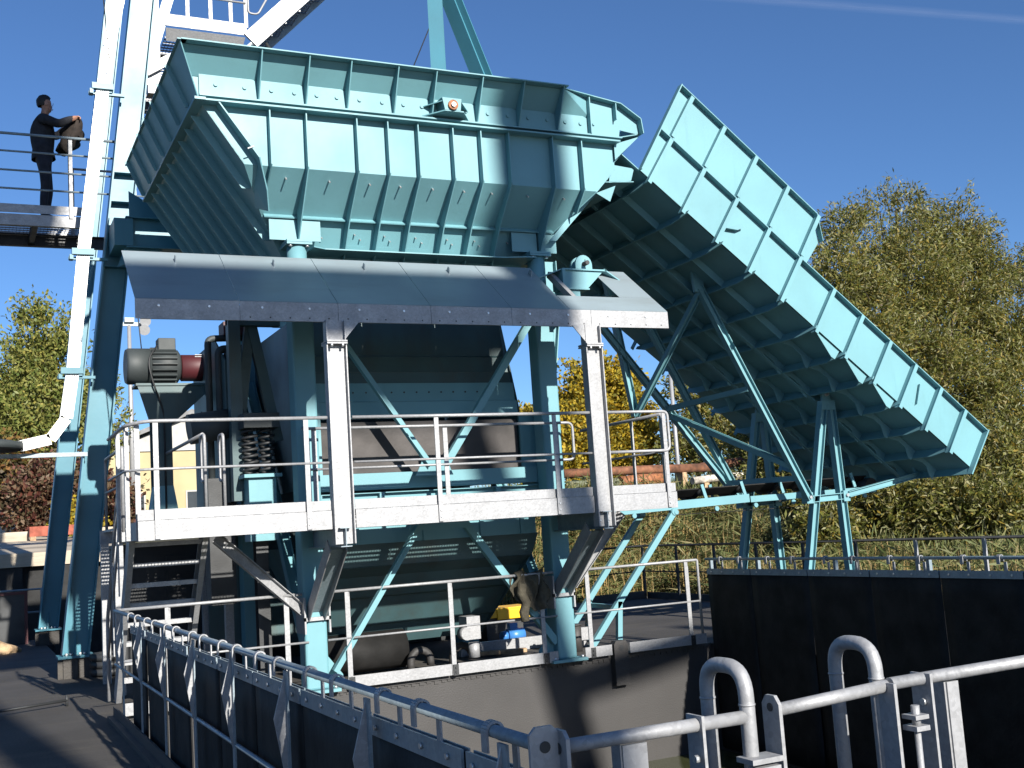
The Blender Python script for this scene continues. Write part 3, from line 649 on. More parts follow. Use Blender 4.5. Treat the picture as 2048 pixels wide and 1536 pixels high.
# ------------------------------------------------------------------ stair down to the deck
ST = thing('steel_stair', 'steep galvanised steel stair with grating treads beneath the walkway end', 'stairs', (1.95, 13.3, .004))
for x, sd in ((1.56, 1), (2.36, -1)):
    m = MB(); m.channel((x, 12.50, 1.90), (x, 14.05, .02), .20, .05, .008, (0, .77, .63), (sd, 0, 0)); m.obj('stringer', GALV, ST)
for k in range(8):
    z = 1.78 - k * .215; y = 12.66 + k * .178
    m = MB(); grating(m, 1.58, 2.34, y - .11, y + .13, z, step=.036, cross=.04); m.box(1.57, 2.35, y - .125, y - .115, z - .045, z + .002); m.obj('tread', GALV, ST)
for x in (1.50,):
    tubeo(fillet([(x, 12.42, 1.9), (x, 12.42, 2.82), (x, 14.1, .92), (x, 14.1, .02)], .1), .02, 'stair_rail', ST)
    tubeo([(x, 12.46, 2.34), (x, 14.1, .50)], .014, 'stair_rail', ST)
    for t in (.3, .65):
        m = MB(); y = 12.42 + 1.68 * t; z = 1.9 - 1.9 * t; m.box(x - .006, x + .006, y - .025, y + .025, z - .1, z + .93); m.obj('rail_post', GALV, ST)
# ------------------------------------------------------------------ railing along the far pool edge
FRL = thing('pool_edge_railing', 'galvanised tube railing with toe boards along the far edge of the pool', 'railing', (5.0, 12.72, .01))
RH = 1.10; FY = 12.66
for a, b in ((1.44, 3.40), (3.70, 6.0), (6.0, 6.56)):
    tubeo([(a, FY, RH), (b, FY, RH)], .0175, 'top_rail', FRL)
tubeo(fillet([(6.86, FY, RH), (8.70, FY, RH), (8.70, FY, .05)], .02), .0175, 'top_rail', FRL)
for a, b in ((1.44, 3.46), (3.68, 6.58), (6.83, 8.70)):
    tubeo([(a, FY, .57), (b, FY, .57)], .0125, 'middle_rail', FRL)
for x in (1.95, 3.22, 3.92, 5.18, 6.38, 7.03, 8.52):
    m = MB(); m.box(x - .028, x + .028, FY - .008, FY + .008, .02, 1.03); m.box(x + .018, x + .028, FY, FY + .05, .02, 1.09); m.box(x - .028, x + .012, FY - .008, FY + .008, 1.03, 1.09); p = m.obj('rail_post', GALV, FRL)
    q = MB(); q.box(x - .02, x + .045, FY - .028, FY - .008, .015, .14); q.disc((x + .01, FY - .028, .055), (0, -1, 0), .012, .015, 6); q.disc((x + .01, FY - .028, .105), (0, -1, 0), .012, .015, 6); q.obj('post_bracket', DARK, p)
for a, b in ((1.5, 3.2), (3.93, 5.14), (5.22, 6.34), (6.42, 6.55), (6.93, 7.31), (7.57, 8.50), (8.56, 8.74)):
    m = MB(); m.box(a, b, FY - .02, FY - .014, .022, .150); m.obj('toe_board', GALV, FRL)
# ------------------------------------------------------------------ hull eye plate
EP = MB(); EP.ext([(7.34, 12.64, -.36), (7.54, 12.64, -.36), (7.54, 12.64, .14), (7.51, 12.64, .185), (7.37, 12.64, .185), (7.34, 12.64, .14)], (0, .105, 0))
EP.ext([(7.24, 12.74, .012), (7.34, 12.74, .012), (7.34, 12.74, .12)], (0, .02, 0))
e_ = tag(EP.obj('mooring_eye_plate', HULL), 'grey steel eye plate with a hole welded to the pool wall', 'eye plate')
m = MB(); m.disc((7.44, 12.639, .095), (0, -1, 0), .035, .003, 14); m.obj('hole', DARK, e_)
# ------------------------------------------------------------------ mats: rubber sheets hung on a pipe by hooks
def arc_hook(mb, c, axis, r, drop, wdt, th=.008):
    """flat-bar hook over a pipe; axis 'y' = pipe runs along Y"""
    pts = [(-r, -drop)] + [(r * math.cos(a), r * math.sin(a)) for a in np.linspace(math.pi, 0, 11)] + [(r, -drop * .55)]
    for (a0, b0), (a1, b1) in zip(pts[:-1], pts[1:]):
        mb.bar((c[0] + a0, c[1], c[2] + b0), (c[0] + a1, c[1], c[2] + b1), wdt, th, up=(a0 + a1, 0, b0 + b1) if abs(a0 - a1) > 1e-6 else (1, 0, 0))
def mat_thing(xp, side, y0, y1, zt, zb, label, group, tilt=0., hooks=None):
    """rubber mat under the pipe at xp; side = +1 hangs on +X face"""
    xm = xp + side * .035
    t = thing('rubber_mat', label, 'rubber mat', (xm, (y0 + y1) / 2, zb), group)
    m = MB(); n, k = 8, 10; vs = []
    ph = random.random() * 6
    for j in range(k + 1):
        for i in range(n + 1):
            s_, v_ = i / n, j / k
            wav = .012 * math.sin(ph + s_ * 5) * v_ + .006 * math.sin(ph * 2 + s_ * 11 + v_ * 3) * v_
            vs.append((xm + wav, y0 + (y1 - y0) * s_ + tilt * v_, zt + (zb - zt) * v_))
    N = len(vs); vs += [(p[0] + .012, p[1], p[2]) for p in vs]
    fs = []
    for j in range(k):
        for i in range(n):
            a = j * (n + 1) + i; fs.append((a, a + 1, a + n + 2, a + n + 1)); fs.append((a + N, a + n + 1 + N, a + n + 2 + N, a + 1 + N))
    for i in range(n):
        fs.append((i, i + N, i + 1 + N, i + 1)); a = k * (n + 1) + i; fs.append((a, a + 1, a + 1 + N, a + N))
    for j in range(k):
        a = j * (n + 1); fs.append((a, a + n + 1, a + n + 1 + N, a + N)); a += n; fs.append((a, a + N, a + n + 1 + N, a + n + 1))
    m.add(vs, fs, True); m.obj('sheet', BLACK, t)
    m = MB(); m.box(xm - .012, xm - .002, y0 + .004, y1 - .004, zt - .06, zt + .012); m.box(xm + .016, xm + .022, y0 + .004, y1 - .004, zt - .06, zt + .012); sp = m.obj('clamp_strip', GALVD, t)
    for q in (.12, .37, .63, .88):
        b = MB(); b.disc((xm - .012, y0 + (y1 - y0) * q, zt - .025), (-1, 0, 0), .011, .01, 6); b.obj('bolt', BOLT, sp)
    for hy in (hooks or (y0 + (y1 - y0) * .28, y0 + (y1 - y0) * .72)):
        h = MB(); arc_hook(h, (xp, hy, 1.10), 'y', .027, .06, .04); h.obj('hook', GALV, t)
        h = MB(); h.box(xm - .010, xm - .002, hy - .11, hy - .075, zt - .02, zt + .16 - .06); h.obj('hanger_tab', GALV, t)
    return t
# left fence
LF = thing('pool_side_fence', 'galvanised pipe fence with spear shaped post stiffeners, carrying mats beside the stair', 'fence', (1.42, 7.6, .01))
tubeo([(1.42, 2.88, 1.10), (1.42, 12.62, 1.10)], .0195, 'top_pipe', LF, GALVD, 14)
tubeo([(1.41, 2.9, .56), (1.41, 12.6, .56)], .0135, 'middle_rail', LF, GALVD)
m = MB(); m.box(1.38, 1.40, 2.9, 12.62, .05, .14); m.obj('kick_plate', HULL, LF)
m = MB(); m.box(1.32, 1.40, 2.9, 12.62, .006, .05); m.obj('bottom_rail', HULL, LF)
for y in (3.09, 4.33, 5.57, 6.81, 8.05, 9.32, 10.62, 11.9):
    m = MB(); m.box(1.395, 1.405, y - .03, y + .03, .05, 1.08); p = m.obj('rail_post', GALVD, LF)
    m = MB(); m.ext([(1.395, y, 1.07), (1.352, y, .92), (1.335, y, .86), (1.375, y, .62), (1.395, y, .52)], (0, .010, 0)); m.obj('post_stiffener', GALV, p)
m = MB(); m.ext([(1.375, 2.87, .0), (1.465, 2.87, .0), (1.465, 2.87, 1.135), (1.445, 2.87, 1.155), (1.395, 2.87, 1.155), (1.375, 2.87, 1.135)], (0, -.012, 0)); ep = m.obj('end_plate', GALV, LF)
m = MB(); m.disc((1.42, 2.857, 1.10), (0, -1, 0), .016, .002, 14); m.obj('hole', DARK, ep)
hk = [(3.80, 4.19), (4.78, 5.20), (5.78, 6.19), (6.76, 7.17), (7.78, 8.18), (8.85, 9.25), (9.90, 10.34), (10.93, 11.40)]
cs = [sum(h) / 2 for h in hk]
ordn = ['nearest the hoop rails', 'second from the hoop rails', 'third from the hoop rails', 'fourth from the hoop rails', 'fourth from the stair', 'third from the stair', 'second from the stair', 'nearest the stair']
for k, c in enumerate(cs):
    mat_thing(1.42, 1, c - .485, c + .485, .985, -1.2, 'black rubber mat on the spear stiffened fence, ' + ordn[k], 'mats hung on the left pool fence', tilt=random.uniform(-.05, .05), hooks=hk[k])
c = 2.99; mat_thing(1.42, 1, c - .05, c + .49, .985, -1.2, 'narrow black rubber mat hung at the drilled end plate of the fence', 'mats hung on the left pool fence', tilt=0, hooks=(3.2,))
# right fence
RF = thing('pool_side_fence', 'thin galvanised pipe rail above the flat wall of black mats, by the chute trestles', 'fence', (8.86, 8.5, .01))
tubeo([(8.84, 3.0, 1.10), (8.84, 12.66, 1.10)], .0175, 'top_pipe', RF, GALVD, 12)
for y in (3.2, 4.6, 6.0, 7.4, 8.8, 10.2, 11.6, 12.6):
    m = MB(); m.box(8.86, 8.90, y - .02, y + .02, .01, 1.09); m.obj('rail_post', GALVD, RF)
ys_ = [12.60, 11.67, 10.60, 9.585, 8.60, 7.58, 6.55, 5.52]
nm_ = ['beside the far pool corner', 'second from the far pool corner', 'third from the far pool corner', 'fourth from the far pool corner', 'fifth from the far pool corner', 'sixth from the far pool corner', 'seventh from the far pool corner']
for k, (a, b) in enumerate(zip(ys_[:-1], ys_[1:])):
    mat_thing(8.84, -1, b + .006, a - .006, .965, -1.30, 'tall black rubber mat below the chute, ' + nm_[k], 'mats hung on the right pool fence', tilt=0)
# ------------------------------------------------------------------ hoop rails with hinged gate at the near pool edge
NG = thing('boarding_gate_rail', 'heavy galvanised tube rail with drilled end plate beside the first hoop', 'gate rail', (1.75, 2.86, .01))
GY = 2.86
tubeo([(1.47, GY, 1.093), (2.085, GY, 1.093)], .020, 'top_rail', NG, GALV, 14)
m = MB(); m.ext([(1.475, GY - .045, .0), (1.475, GY + .045, .0), (1.475, GY + .045, 1.12), (1.475, GY + .025, 1.14), (1.475, GY - .025, 1.14), (1.475, GY - .045, 1.12)], (-.012, 0, 0)); e2 = m.obj('end_plate', GALV, NG)
m = MB(); m.disc((1.462, GY, 1.09), (-1, 0, 0), .016, .002, 14); m.obj('hole', DARK, e2)
m = MB(); m.box(1.66, 1.74, GY - .006, GY + .006, .005, 1.07); m.box(1.655, 1.662, GY, GY + .05, .005, 1.07); m.obj('rail_post', GALV, NG)
m = MB(); m.box(1.915, 1.925, GY - .03, GY + .05, .005, 1.12); ps = m.obj('rail_post', GALV, NG)
m = MB(); m.disc((1.905, GY - .01, 1.00), (-1, 0, 0), .012, .012, 6); m.obj('bolt', BOLT, ps)
m = MB(); m.box(2.06, 2.17, GY - .06, GY + .02, .965, .98); m.box(2.08, 2.16, GY - .06, GY - .01, .94, .955); m.obj('hinge', GALV, NG)
for x, lab, top in ((2.10, 'bent galvanised tube hoop welded to the short rail with the drilled end plate', 1.235), (2.645, 'bent galvanised tube hoop standing behind the long rail near the hinge pin', 1.245)):
    h = MB(); h.tube(fillet([(x, 2.86 if x < 2.3 else 2.90, .005), (x, 2.86 if x < 2.3 else 2.90, top), (x, 3.06 if x < 2.3 else 3.09, top), (x, 3.06 if x < 2.3 else 3.09, .005)], .085, 8), .0235, 16)
    o = tag(h.obj('tube_hoop', GALV), lab, 'hoop', 'tube hoops at the boarding gate')
    for zz, yy in ((top - .11, 2.86 if x < 2.3 else 2.90), (top - .11, 3.06 if x < 2.3 else 3.09)):
        q = MB(); q.tube([(x, yy, zz), (x, yy, zz + .006)], .0255, 16); q.obj('weld_ring', GALV, o)
GT = thing('hinged_gate', 'short hinged galvanised gate rail with an eye tab between the two hoops', 'gate', (2.4, 2.86, .01))
tubeo([(2.205, GY, 1.098), (2.645, GY - .0, 1.118)], .020, 'top_rail', GT, GALV, 14)
m = MB(); m.ext([(2.185, GY - .04, .93), (2.185, GY + .04, .93), (2.185, GY + .04, 1.12), (2.185, GY + .02, 1.145), (2.185, GY - .02, 1.145), (2.185, GY - .04, 1.12)], (.012, 0, 0)); m.box(2.188, 2.197, GY - .04, GY + .04, .005, .93); e3 = m.obj('eye_tab', GALV, GT)
m = MB(); m.disc((2.184, GY, 1.11), (-1, 0, 0), .013, .002, 12); m.obj('hole', DARK, e3)
m = MB(); m.box(2.63, 2.642, GY - .05, GY + .03, .005, 1.13); m.obj('gate_post', GALV, GT)
LR = thing('near_edge_railing', 'long galvanised tube rail with flat bar posts running past the hinge pin', 'railing', (3.6, 2.86, .01))
tubeo([(2.66, GY, 1.122), (5.2, GY + .03, 1.135)], .0205, 'top_rail', LR, GALV, 14)
m = MB(); m.box(2.66, 2.715, GY - .10, GY - .04, .985, 1.00); m.box(2.66, 2.715, GY - .10, GY - .04, 1.02, 1.033); m.disc((2.69, GY - .07, 1.0), (0, 0, 1), .014, .06, 6); m.cyl((2.69, GY - .07, .0), (2.69, GY - .07, 1.0), .010, 8); m.obj('hinge_pin', GALV, LR)
m = MB(); m.box(2.80, 2.81, GY - .035, GY + .05, .005, 1.14); p = m.obj('rail_post', GALV, LR)
m = MB(); m.disc((2.80, GY - .0, 1.05), (-1, 0, 0), .012, .01, 6); m.obj('bolt', BOLT, p)
m = MB(); m.box(2.90, 2.95, GY - .006, GY + .006, .005, 1.10); m.box(2.892, 2.90, GY, GY + .06, .005, 1.10); m.obj('rail_post', GALV, LR)
m = MB(); m.box(4.1, 4.19, GY + .008, GY + .02, .005, 1.10); m.obj('rail_post', GALV, LR)
# ------------------------------------------------------------------ gantry legs (I-sections leaning inwards)
def towx(z, x0=1.42, k=.1165): return x0 + (z - .3) * k
for yy, k, x0, lab in ((17.5, .1165, 1.42, 'tall blue-teal I-beam gantry leg leaning right, with the cable tray beside it'), (24.5, .115, 1.50, 'rear blue-teal I-beam gantry leg standing behind the one with the cable tray')):
    t = thing('gantry_leg', lab, 'steel leg', (x0, yy, .004), 'leaning gantry legs')
    m = MB(); m.ibeam((x0, yy, .31), (x0 + 14.7 * k, yy, 15.0), .30, .36, .022, .014, (1, 0, 0)); m.obj('beam', TEALB, t)
    m = MB(); m.box(x0 - .24, x0 + .24, yy - .24, yy + .24, .28, .31); bp = m.obj('base_plate', TEALB, t)
    for dx in (-.12, -.06, .06, .12):
        q = MB(); q.disc((x0 + dx, yy - .10, .31), (0, 0, 1), .022, .035, 6); q.obj('bolt', BOLT, bp)
    m = MB(); m.ext([(x0 - .02, yy - .012, .31), (x0 - .02, yy - .15, .31), (x0 + .01, yy - .012, .62)], (.014, 0, 0)); m.obj('foot_rib', TEALB, t)
    m = MB(); m.box(x0 - .17, x0 + .19, yy - .19, yy + .2, .005, .28); m.box(x0 - .012, x0 + .012, yy - .26, yy - .19, .005, .26); m.box(x0 - .24, x0 - .17, yy - .15, yy - .13, .005, .26); m.obj('pedestal', DECK, t)
    if yy < 20:
        for zz in (5.9, 6.45, 6.9, 7.35):
            m = MB(); xx = towx(zz); m.box(xx - .16, xx + .16, yy - .15, yy - .008, zz - .006, zz + .008); m.obj('web_stiffener', TEALB, t)
# cross girder from the gantry leg behind the hopper, with knee plates
GYY = 16.78
t = thing('cross_girder', 'dark teal cross girder with knee plates running behind the hopper from the gantry leg', 'girder', (5.6, GYY, 6.0))
m = MB(); m.ibeam((2.14, GYY, 6.25), (9.2, GYY, 6.25), .24, .46, .02, .012, (0, 0, 1)); m.obj('beam', TEALB, t)
m = MB(); m.ext([(2.2, GYY - .02, 6.48), (2.2, GYY - .02, 6.88), (2.86, GYY - .02, 6.48)], (0, .02, 0)); m.obj('knee_plate', TEALB, t)
m = MB(); m.ext([(2.12, GYY - .02, 6.02), (2.02, GYY - .02, 5.74), (2.66, GYY - .02, 6.02)], (0, .02, 0)); m.obj('knee_plate', TEALB, t)
m = MB(); m.box(1.98, 2.24, GYY - .1, 17.36, 6.05, 6.45); m.obj('leg_bracket', TEALB, t)
t = thing('mast_column', 'upright teal I-beam mast rising behind the top edge of the hopper', 'steel column', (7.2, GYY, 6.48))
m = MB(); m.ibeam((7.19, GYY, 6.50), (7.24, GYY, 14.5), .24, .22, .018, .012, (.5, 1, 0)); m.obj('beam', TEALB, t)
m = MB(); m.box(7.06, 7.32, GYY - .13, GYY + .13, 6.48, 6.50); m.obj('base_plate', TEALB, t)
t = thing('mast_strut', 'teal I-beam strut leaning left beside the upright mast behind the hopper', 'steel strut', (9.04, GYY, 6.48))
m = MB(); m.ibeam((9.04, GYY, 6.50), (6.22, GYY, 14.12), .26, .24, .018, .012, (1, .45, 0)); m.obj('beam', TEALB, t)
m = MB(); m.box(8.85, 9.2, GYY - .13, GYY + .13, 6.48, 6.50); m.obj('base_plate', TEALB, t)
# thin stay cable
c0, c1 = at(865, 40, Y=19), at(826, 135, Y=19); d = (c1 - c0)
tag(MB().tube([c0 - d * 6, c1 + d * 1.2], .011, 6).obj('stay_cable', DARK), 'thin dark stay cable slanting down to the hopper rim beside the mast', 'cable')
c0, c1 = at(213, 60, Y=16.9), at(207, 0, Y=16.9); d = c1 - c0
tag(MB().tube([c0 - d * 1.2, c1 + d * 5], .009, 6).obj('hanging_cable', DARK), 'thin dark cable hanging along the cable tray', 'cable')
# ------------------------------------------------------------------ cable tray
TRAYM = mat('sunlit_zinc_sheet', (.80, .81, .79), .35, .1, var=.05, vscale=8, bump=.05)  # near-white base puts the overexposed sun glare into the tray colour
CT = thing('cable_tray', 'bright perforated cable tray clipped along the leaning gantry leg', 'cable tray', (1.0, 17.1, 3.2))
tp = [(2.40, 11.2), (2.22, 10.2), (2.06, 9.45), (1.90, 8.4), (1.60, 6.0), (1.43, 4.3), (1.33, 3.62)]
tp2 = [(1.33, 3.62), (1.12, 3.33), (.72, 3.24)]
TY = 17.12
def trayseg(a, b, wd=.17):
    m = MB(); p, q = np.array([a[0], TY, a[1]]), np.array([b[0], TY, b[1]])
    m.bar(p, q, .004, wd, up=(1, 0, 0) if abs(b[1] - a[1]) > abs(b[0] - a[0]) else (0, 0, 1))
    d = nrm(q - p); r = np.array([d[2], 0, -d[0]])
    for k in (1, -1): m.bar(p + r * k * wd / 2 + np.array([0, .03, 0]), q + r * k * wd / 2 + np.array([0, .03, 0]), .06, .003, up=r)
    return m
for a, b in zip(tp[:-1], tp[1:]): trayseg(a, b).obj('tray_section', TRAYM, CT)
for a, b in zip(tp2[:-1], tp2[1:]): trayseg(a, b, .15).obj('tray_section', TRAYM, CT)
hole = MB()
for a, b in zip(tp[2:-1], tp[3:]):
    p, q = np.array([a[0], TY - .0035, a[1]]), np.array([b[0], TY - .0035, b[1]]); L = np.linalg.norm(q - p); d = (q - p) / L; r = np.array([d[2], 0, -d[0]])
    for i in range(int(L / .05)):
        for j in (-.06, -.03, 0, .03, .06):
            c = p + d * (i * .05 + .02) + r * j; hole.hexa(c, d * .010, r * .005, (0, .0006, 0))
o = hole.obj('perforations', DARK, CT); o['kind'] = 'stuff'
for z in (8.55, 6.02, 4.28):
    x = np.interp(z, [p[1] for p in tp[::-1]], [p[0] for p in tp[::-1]])
    m = MB(); m.box(x - .16, x + .14, TY - .05, TY + .04, z - .03, z + .06); m.obj('clamp', TEALB, CT)
    m = MB(); m.box(x - .20, towx(z) - .15, TY + .04, TY + .10, z - .09, z - .05); m.box(x - .19, x - .14, TY - .03, TY + .1, z - .10, z - .03); m.obj('clamp_bracket', TEALB, CT)
t = thing('deck_lamp', 'dark slim arm with a flat hooded lamp reaching left from the gantry leg', 'lamp', (.5, 17.2, 3.1))
m = MB(); m.channel((-1.2, 17.25, 3.12), (1.62, 17.3, 3.12), .06, .05, .006, (0, 0, 1), (0, 1, 0)); m.obj('arm', GALVD, t)
m = MB(); m.tube([(.15, 17.12, 3.19), (.15, 17.12, 3.28), (.15, 17.12, 3.31)], [.62, .62, .50], 24); m.obj('lamp_hood', GREY, t)
m = MB(); m.box(.55, .76, 17.06, 17.2, 3.19, 3.31); m.obj('connector', GREY, t)
# ------------------------------------------------------------------ high walkway with the person
HW = thing('high_walkway', 'high galvanised walkway with four-line railing, where the person stands', 'walkway', (0, 18.3, 6.5))
WF = 6.76
m = MB(); m.box(-6, 1.80, 17.78, 17.79, WF - .0, WF + .13); m.obj('toe_board', GALV, HW)
m = MB(); m.channel((-6, 17.80, WF - .10), (1.80, 17.80, WF - .10), .17, .07, .008, (0, 0, 1), (0, 1, 0)); m.obj('edge_beam', GALV, HW)
m = MB(); m.channel((-6, 18.95, WF - .12), (2.75, 18.95, WF - .12), .20, .07, .008, (0, 0, 1), (0, -1, 0)); m.obj('rear_beam', DARK, HW)
x = -6.0
while x < 1.7:
    m = MB(); grating(m, x + .01, min(x + .98, 1.79), 17.82, 18.93, WF - .01, step=.05, cross=.12); m.obj('grating_panel', GALV, HW); x += 1.0
for x in (-3.0, -.8, 1.0):
    m = MB(); m.box(x - .04, x + .04, 17.86, 18.90, WF - .19, WF - .05); m.obj('cross_beam', DARK, HW)
for z, r in ((WF + 1.20, .022), (WF + .93, .016), (WF + .64, .016), (WF + .36, .016)):
    tubeo([(-6, 17.77, z), (2.6, 17.77, z)], r, 'rail', HW, GALVD, 8)
for x in (-5.0, -3.3, -.8, 1.50, 2.42):
    m = MB(); m.box(x - .03, x + .03, 17.775, 17.79, WF - .05, WF + 1.2); m.box(x - .03, x - .022, 17.775, 17.83, WF - .05, WF + 1.2); m.obj('rail_post', GALV, HW)
for x in (-2.0, 1.62, 2.55):
    m = MB(); m.box(x - .03, x + .03, 18.93, 18.95, WF, WF + 1.1); m.obj('rail_post', GALV, HW)
tubeo([(1.6, 18.94, WF + 1.1), (2.7, 18.94, WF + 1.1)], .02, 'rail', HW, GALV, 8)
m = MB(); m.box(-2.6, -2.4, 18.3, 18.5, .005, WF - .2); m.obj('support_post', TEALB, HW)
# ------------------------------------------------------------------ upper stair and landing beside the gantry leg
US = thing('upper_stair_landing', 'galvanised landing and stair flights high up beside the gantry leg, above the hopper corner', 'stair landing', (3.6, 18.6, 9.2))
m = MB(); m.box(2.98, 4.30, 17.98, 17.99, 10.06, 10.26); m.obj('toe_board', GALV, US)
m = MB(); m.quadplate((3.0, 18.0, 10.03), (4.28, 18.0, 10.03), (4.25, 18.12, 9.86), (3.02, 18.12, 9.86), .008); m.obj('riser_plate', GALV, US)
m = MB(); grating(m, 3.0, 4.3, 18.1, 18.75, 9.93, step=.05, cross=.1); m.obj('grating_panel', GALV, US)
m = MB(); grating(m, 3.0, 4.2, 18.95, 19.6, 9.80, step=.05, cross=.1); m.obj('grating_panel', GALV, US)
m = MB(); grating(m, 2.85, 3.6, 19.6, 20.2, 9.62, step=.04, cross=.06); m.obj('tread', GALV, US)
m = MB(); m.box(2.95, 4.32, 18.80, 18.88, 9.70, 9.92); m.obj('cross_beam', DARK, US)
m = MB(); m.box(2.7, 3.6, 19.7, 19.78, 9.22, 9.42); m.obj('cross_beam', DARK, US)
m = MB(); m.bar((2.62, 18.02, 9.05), (3.12, 18.02, 10.75), .05, .16, up=(1, 0, 0)); m.obj('stringer', GALVD, US)
m = MB(); m.bar((2.66, 17.95, 9.22), (3.25, 17.95, 9.62), .05, .15, up=(0, 0, 1)); m.obj('side_channel', GALV, US)
m = MB(); m.bar((4.36, 17.98, 9.98), (5.95, 17.98, 11.62), .05, .30, up=(-.7, 0, .7)); m.obj('stringer', GALV, US)
m = MB(); m.bar((4.40, 18.6, 9.90), (5.95, 18.6, 11.50), .05, .30, up=(-.7, 0, .7)); m.obj('stringer', GALVD, US)
for k in range(6):
    m = MB(); grating(m, 4.5 + k * .25, 4.74 + k * .25, 18.0, 18.6, 10.15 + k * .25, step=.05, cross=.1); m.obj('tread', GALV, US)
for a, b in (((4.28, 18.3, 9.85), (4.62, 18.3, 9.45)), ((4.65, 18.1, 10.02), (5.0, 18.1, 9.42))):
    tubeo([a, b], .03, 'stay_tube', US, DARK, 8)
for x in (3.02, 3.35, 3.72, 4.05, 4.30):
    m = MB(); m.box(x - .03, x + .03, 17.98, 18.0, 10.2, 11.3); m.obj('rail_post', GALV, US)
tubeo([(3.0, 17.97, 10.62), (4.3, 17.97, 10.62)], .018, 'rail', US, GALV, 8)
tubeo(fillet([(4.34, 17.97, 11.3), (4.34, 17.97, 10.45), (4.5, 17.97, 10.45), (4.9, 17.97, 11.2)], .06), .018, 'rail', US, GALV, 8)
m = MB(); m.box(2.70, 2.90, 18.0, 18.2, 8.9, 11.5); m.obj('hanger_post', GALV, US)
# ------------------------------------------------------------------ person
def person():
    JAC = mat('navy_work_jacket', (.012, .013, .018), .85, 0, var=.2, vscale=12, bump=.4, bscale=25)
    TRO = mat('dark_work_trousers', (.012, .014, .024), .85, 0, var=.2, vscale=12, bump=.4, bscale=25)
    SKIN = mat('skin', (.30, .15, .10), .5, 0, var=.05)
    HAIR = mat('black_hair', (.008, .007, .006), .6, 0, var=.2, bump=.5, bscale=80)
    px, py, pz = 1.18, 18.25, WF - .005
    PS = 1.07
    root = thing('person', 'person in dark work clothes standing on the high walkway, holding up a jacket', 'person', (px, py, pz))
    # facing +X ; lateral axis Y
    V, E, R = [], [], []
    def v(x, y, z, r): V.append((x, y, z)); R.append(r if hasattr(r, '__len__') else (r, r)); return len(V) - 1
    def e(*idx):
        for a, b in zip(idx[:-1], idx[1:]): E.append((a, b))
    pel = v(-.02, 0, .98, (.155, .18)); wai = v(-.03, 0, 1.14, (.15, .17)); che = v(-.035, 0, 1.36, (.16, .195)); sho = v(-.03, 0, 1.52, (.10, .12)); nec = v(-.01, 0, 1.585, .06); nk2 = v(.01, 0, 1.64, .058)
    hd1 = v(.03, 0, 1.70, (.085, .075)); hd2 = v(.025, 0, 1.77, (.10, .08)); hd3 = v(.015, 0, 1.84, (.085, .072))
    e(pel, wai, che, sho, nec, nk2, hd1, hd2, hd3)
    for s in (-1, 1):
        h = v(-.01, s * .10, .90, .105); k = v(.02 + .03 * s, s * .12, .50, .068); c_ = v(.0 + .03 * s, s * .12, .34, .062); a = v(-.02 + .03 * s, s * .12, .09, .045); f = v(.06 + .03 * s, s * .125, .045, (.045, .04)); to = v(.17 + .03 * s, s * .13, .03, (.03, .045)); e(pel, h, k, c_, a, f, to)
        sh = v(-.01, s * .20, 1.47, .075); el = v(.17, s * .27, 1.38, .07); wr = v(.34, s * .15, 1.52, .05); pa = v(.40, s * .13, 1.56, (.032, .042)); e(sho, sh, el, wr, pa)
        for j in range(4):
            f1 = v(.445, s * .13 + (j - 1.5) * .022, 1.565 - .004 * j, .0105); f2 = v(.475, s * .13 + (j - 1.5) * .022, 1.545, .0095); f3 = v(.465, s * .13 + (j - 1.5) * .022, 1.518, .0085); e(pa, f1, f2, f3)
        t1 = v(.39, s * .13 - s * .045, 1.545, .012); t2 = v(.425, s * .13 - s * .055, 1.525, .010); e(pa, t1, t2)
    me = bpy.data.meshes.new('person_skin'); me.from_pydata(V, E, []); ob = bpy.data.objects.new('tmp', me); COL.objects.link(ob)
    sk = ob.modifiers.new('skin', 'SKIN'); 
    if not me.skin_vertices: me.attributes  # layer is created by the modifier below
    bm = bmesh.new(); bm.from_mesh(me); lay = bm.verts.layers.skin.verify(); bm.verts.ensure_lookup_table()
    for i, q in enumerate(R): bm.verts[i][lay].radius = q
    bm.verts[0][lay].use_root = True
    bm.to_mesh(me); bm.free()
    ob.modifiers.new('sub', 'SUBSURF').levels = 2
    dg = bpy.context.evaluated_depsgraph_get(); me2 = bpy.data.meshes.new_from_object(ob.evaluated_get(dg)); me2.name = 'body'
    bpy.data.objects.remove(ob)
    for m_ in (JAC, TRO, SKIN, DARK): me2.materials.append(m_)
    # face: push nose and brow into the continuous mesh
    for q in me2.vertices:
        if q.co.z > 1.68 and q.co.x > .09 and abs(q.co.y) < .022 and q.co.z < 1.755: q.co.x += .010
        if 1.655 < q.co.z < 1.69 and q.co.x > .06: q.co.x += .012
    for p in me2.polygons:
        c = p.center; p.use_smooth = True
        p.material_index = 2 if c.z > 1.60 and abs(c.y) < .12 else (2 if c.x > .365 else (3 if c.z < .07 else (1 if c.z < .93 else 0)))
    b = bpy.data.objects.new('body', me2); COL.objects.link(b); b.parent = root; root.scale = (PS, PS * 1.05, PS); WLOC[b.name] = V3((px, py, pz))
    # hair cap
    m = MB(); n, k = 20, 8; vs = []
    for j in range(k + 1):
        for i in range(n):
            th = 2 * math.pi * i / n; ph = j / k * 2.15
            fr = max(0, math.cos(th)); ph *= (1 - .58 * fr)
            rr = 1 + .05 * math.sin(7 * th + j) ; vs.append((.012 + .108 * rr * math.sin(ph) * math.cos(th) - .012, .083 * rr * math.sin(ph) * math.sin(th), 1.785 + .118 * rr * math.cos(ph)))
    fs = [(j * n + i, j * n + (i + 1) % n, (j + 1) * n + (i + 1) % n, (j + 1) * n + i) for j in range(k) for i in range(n)]
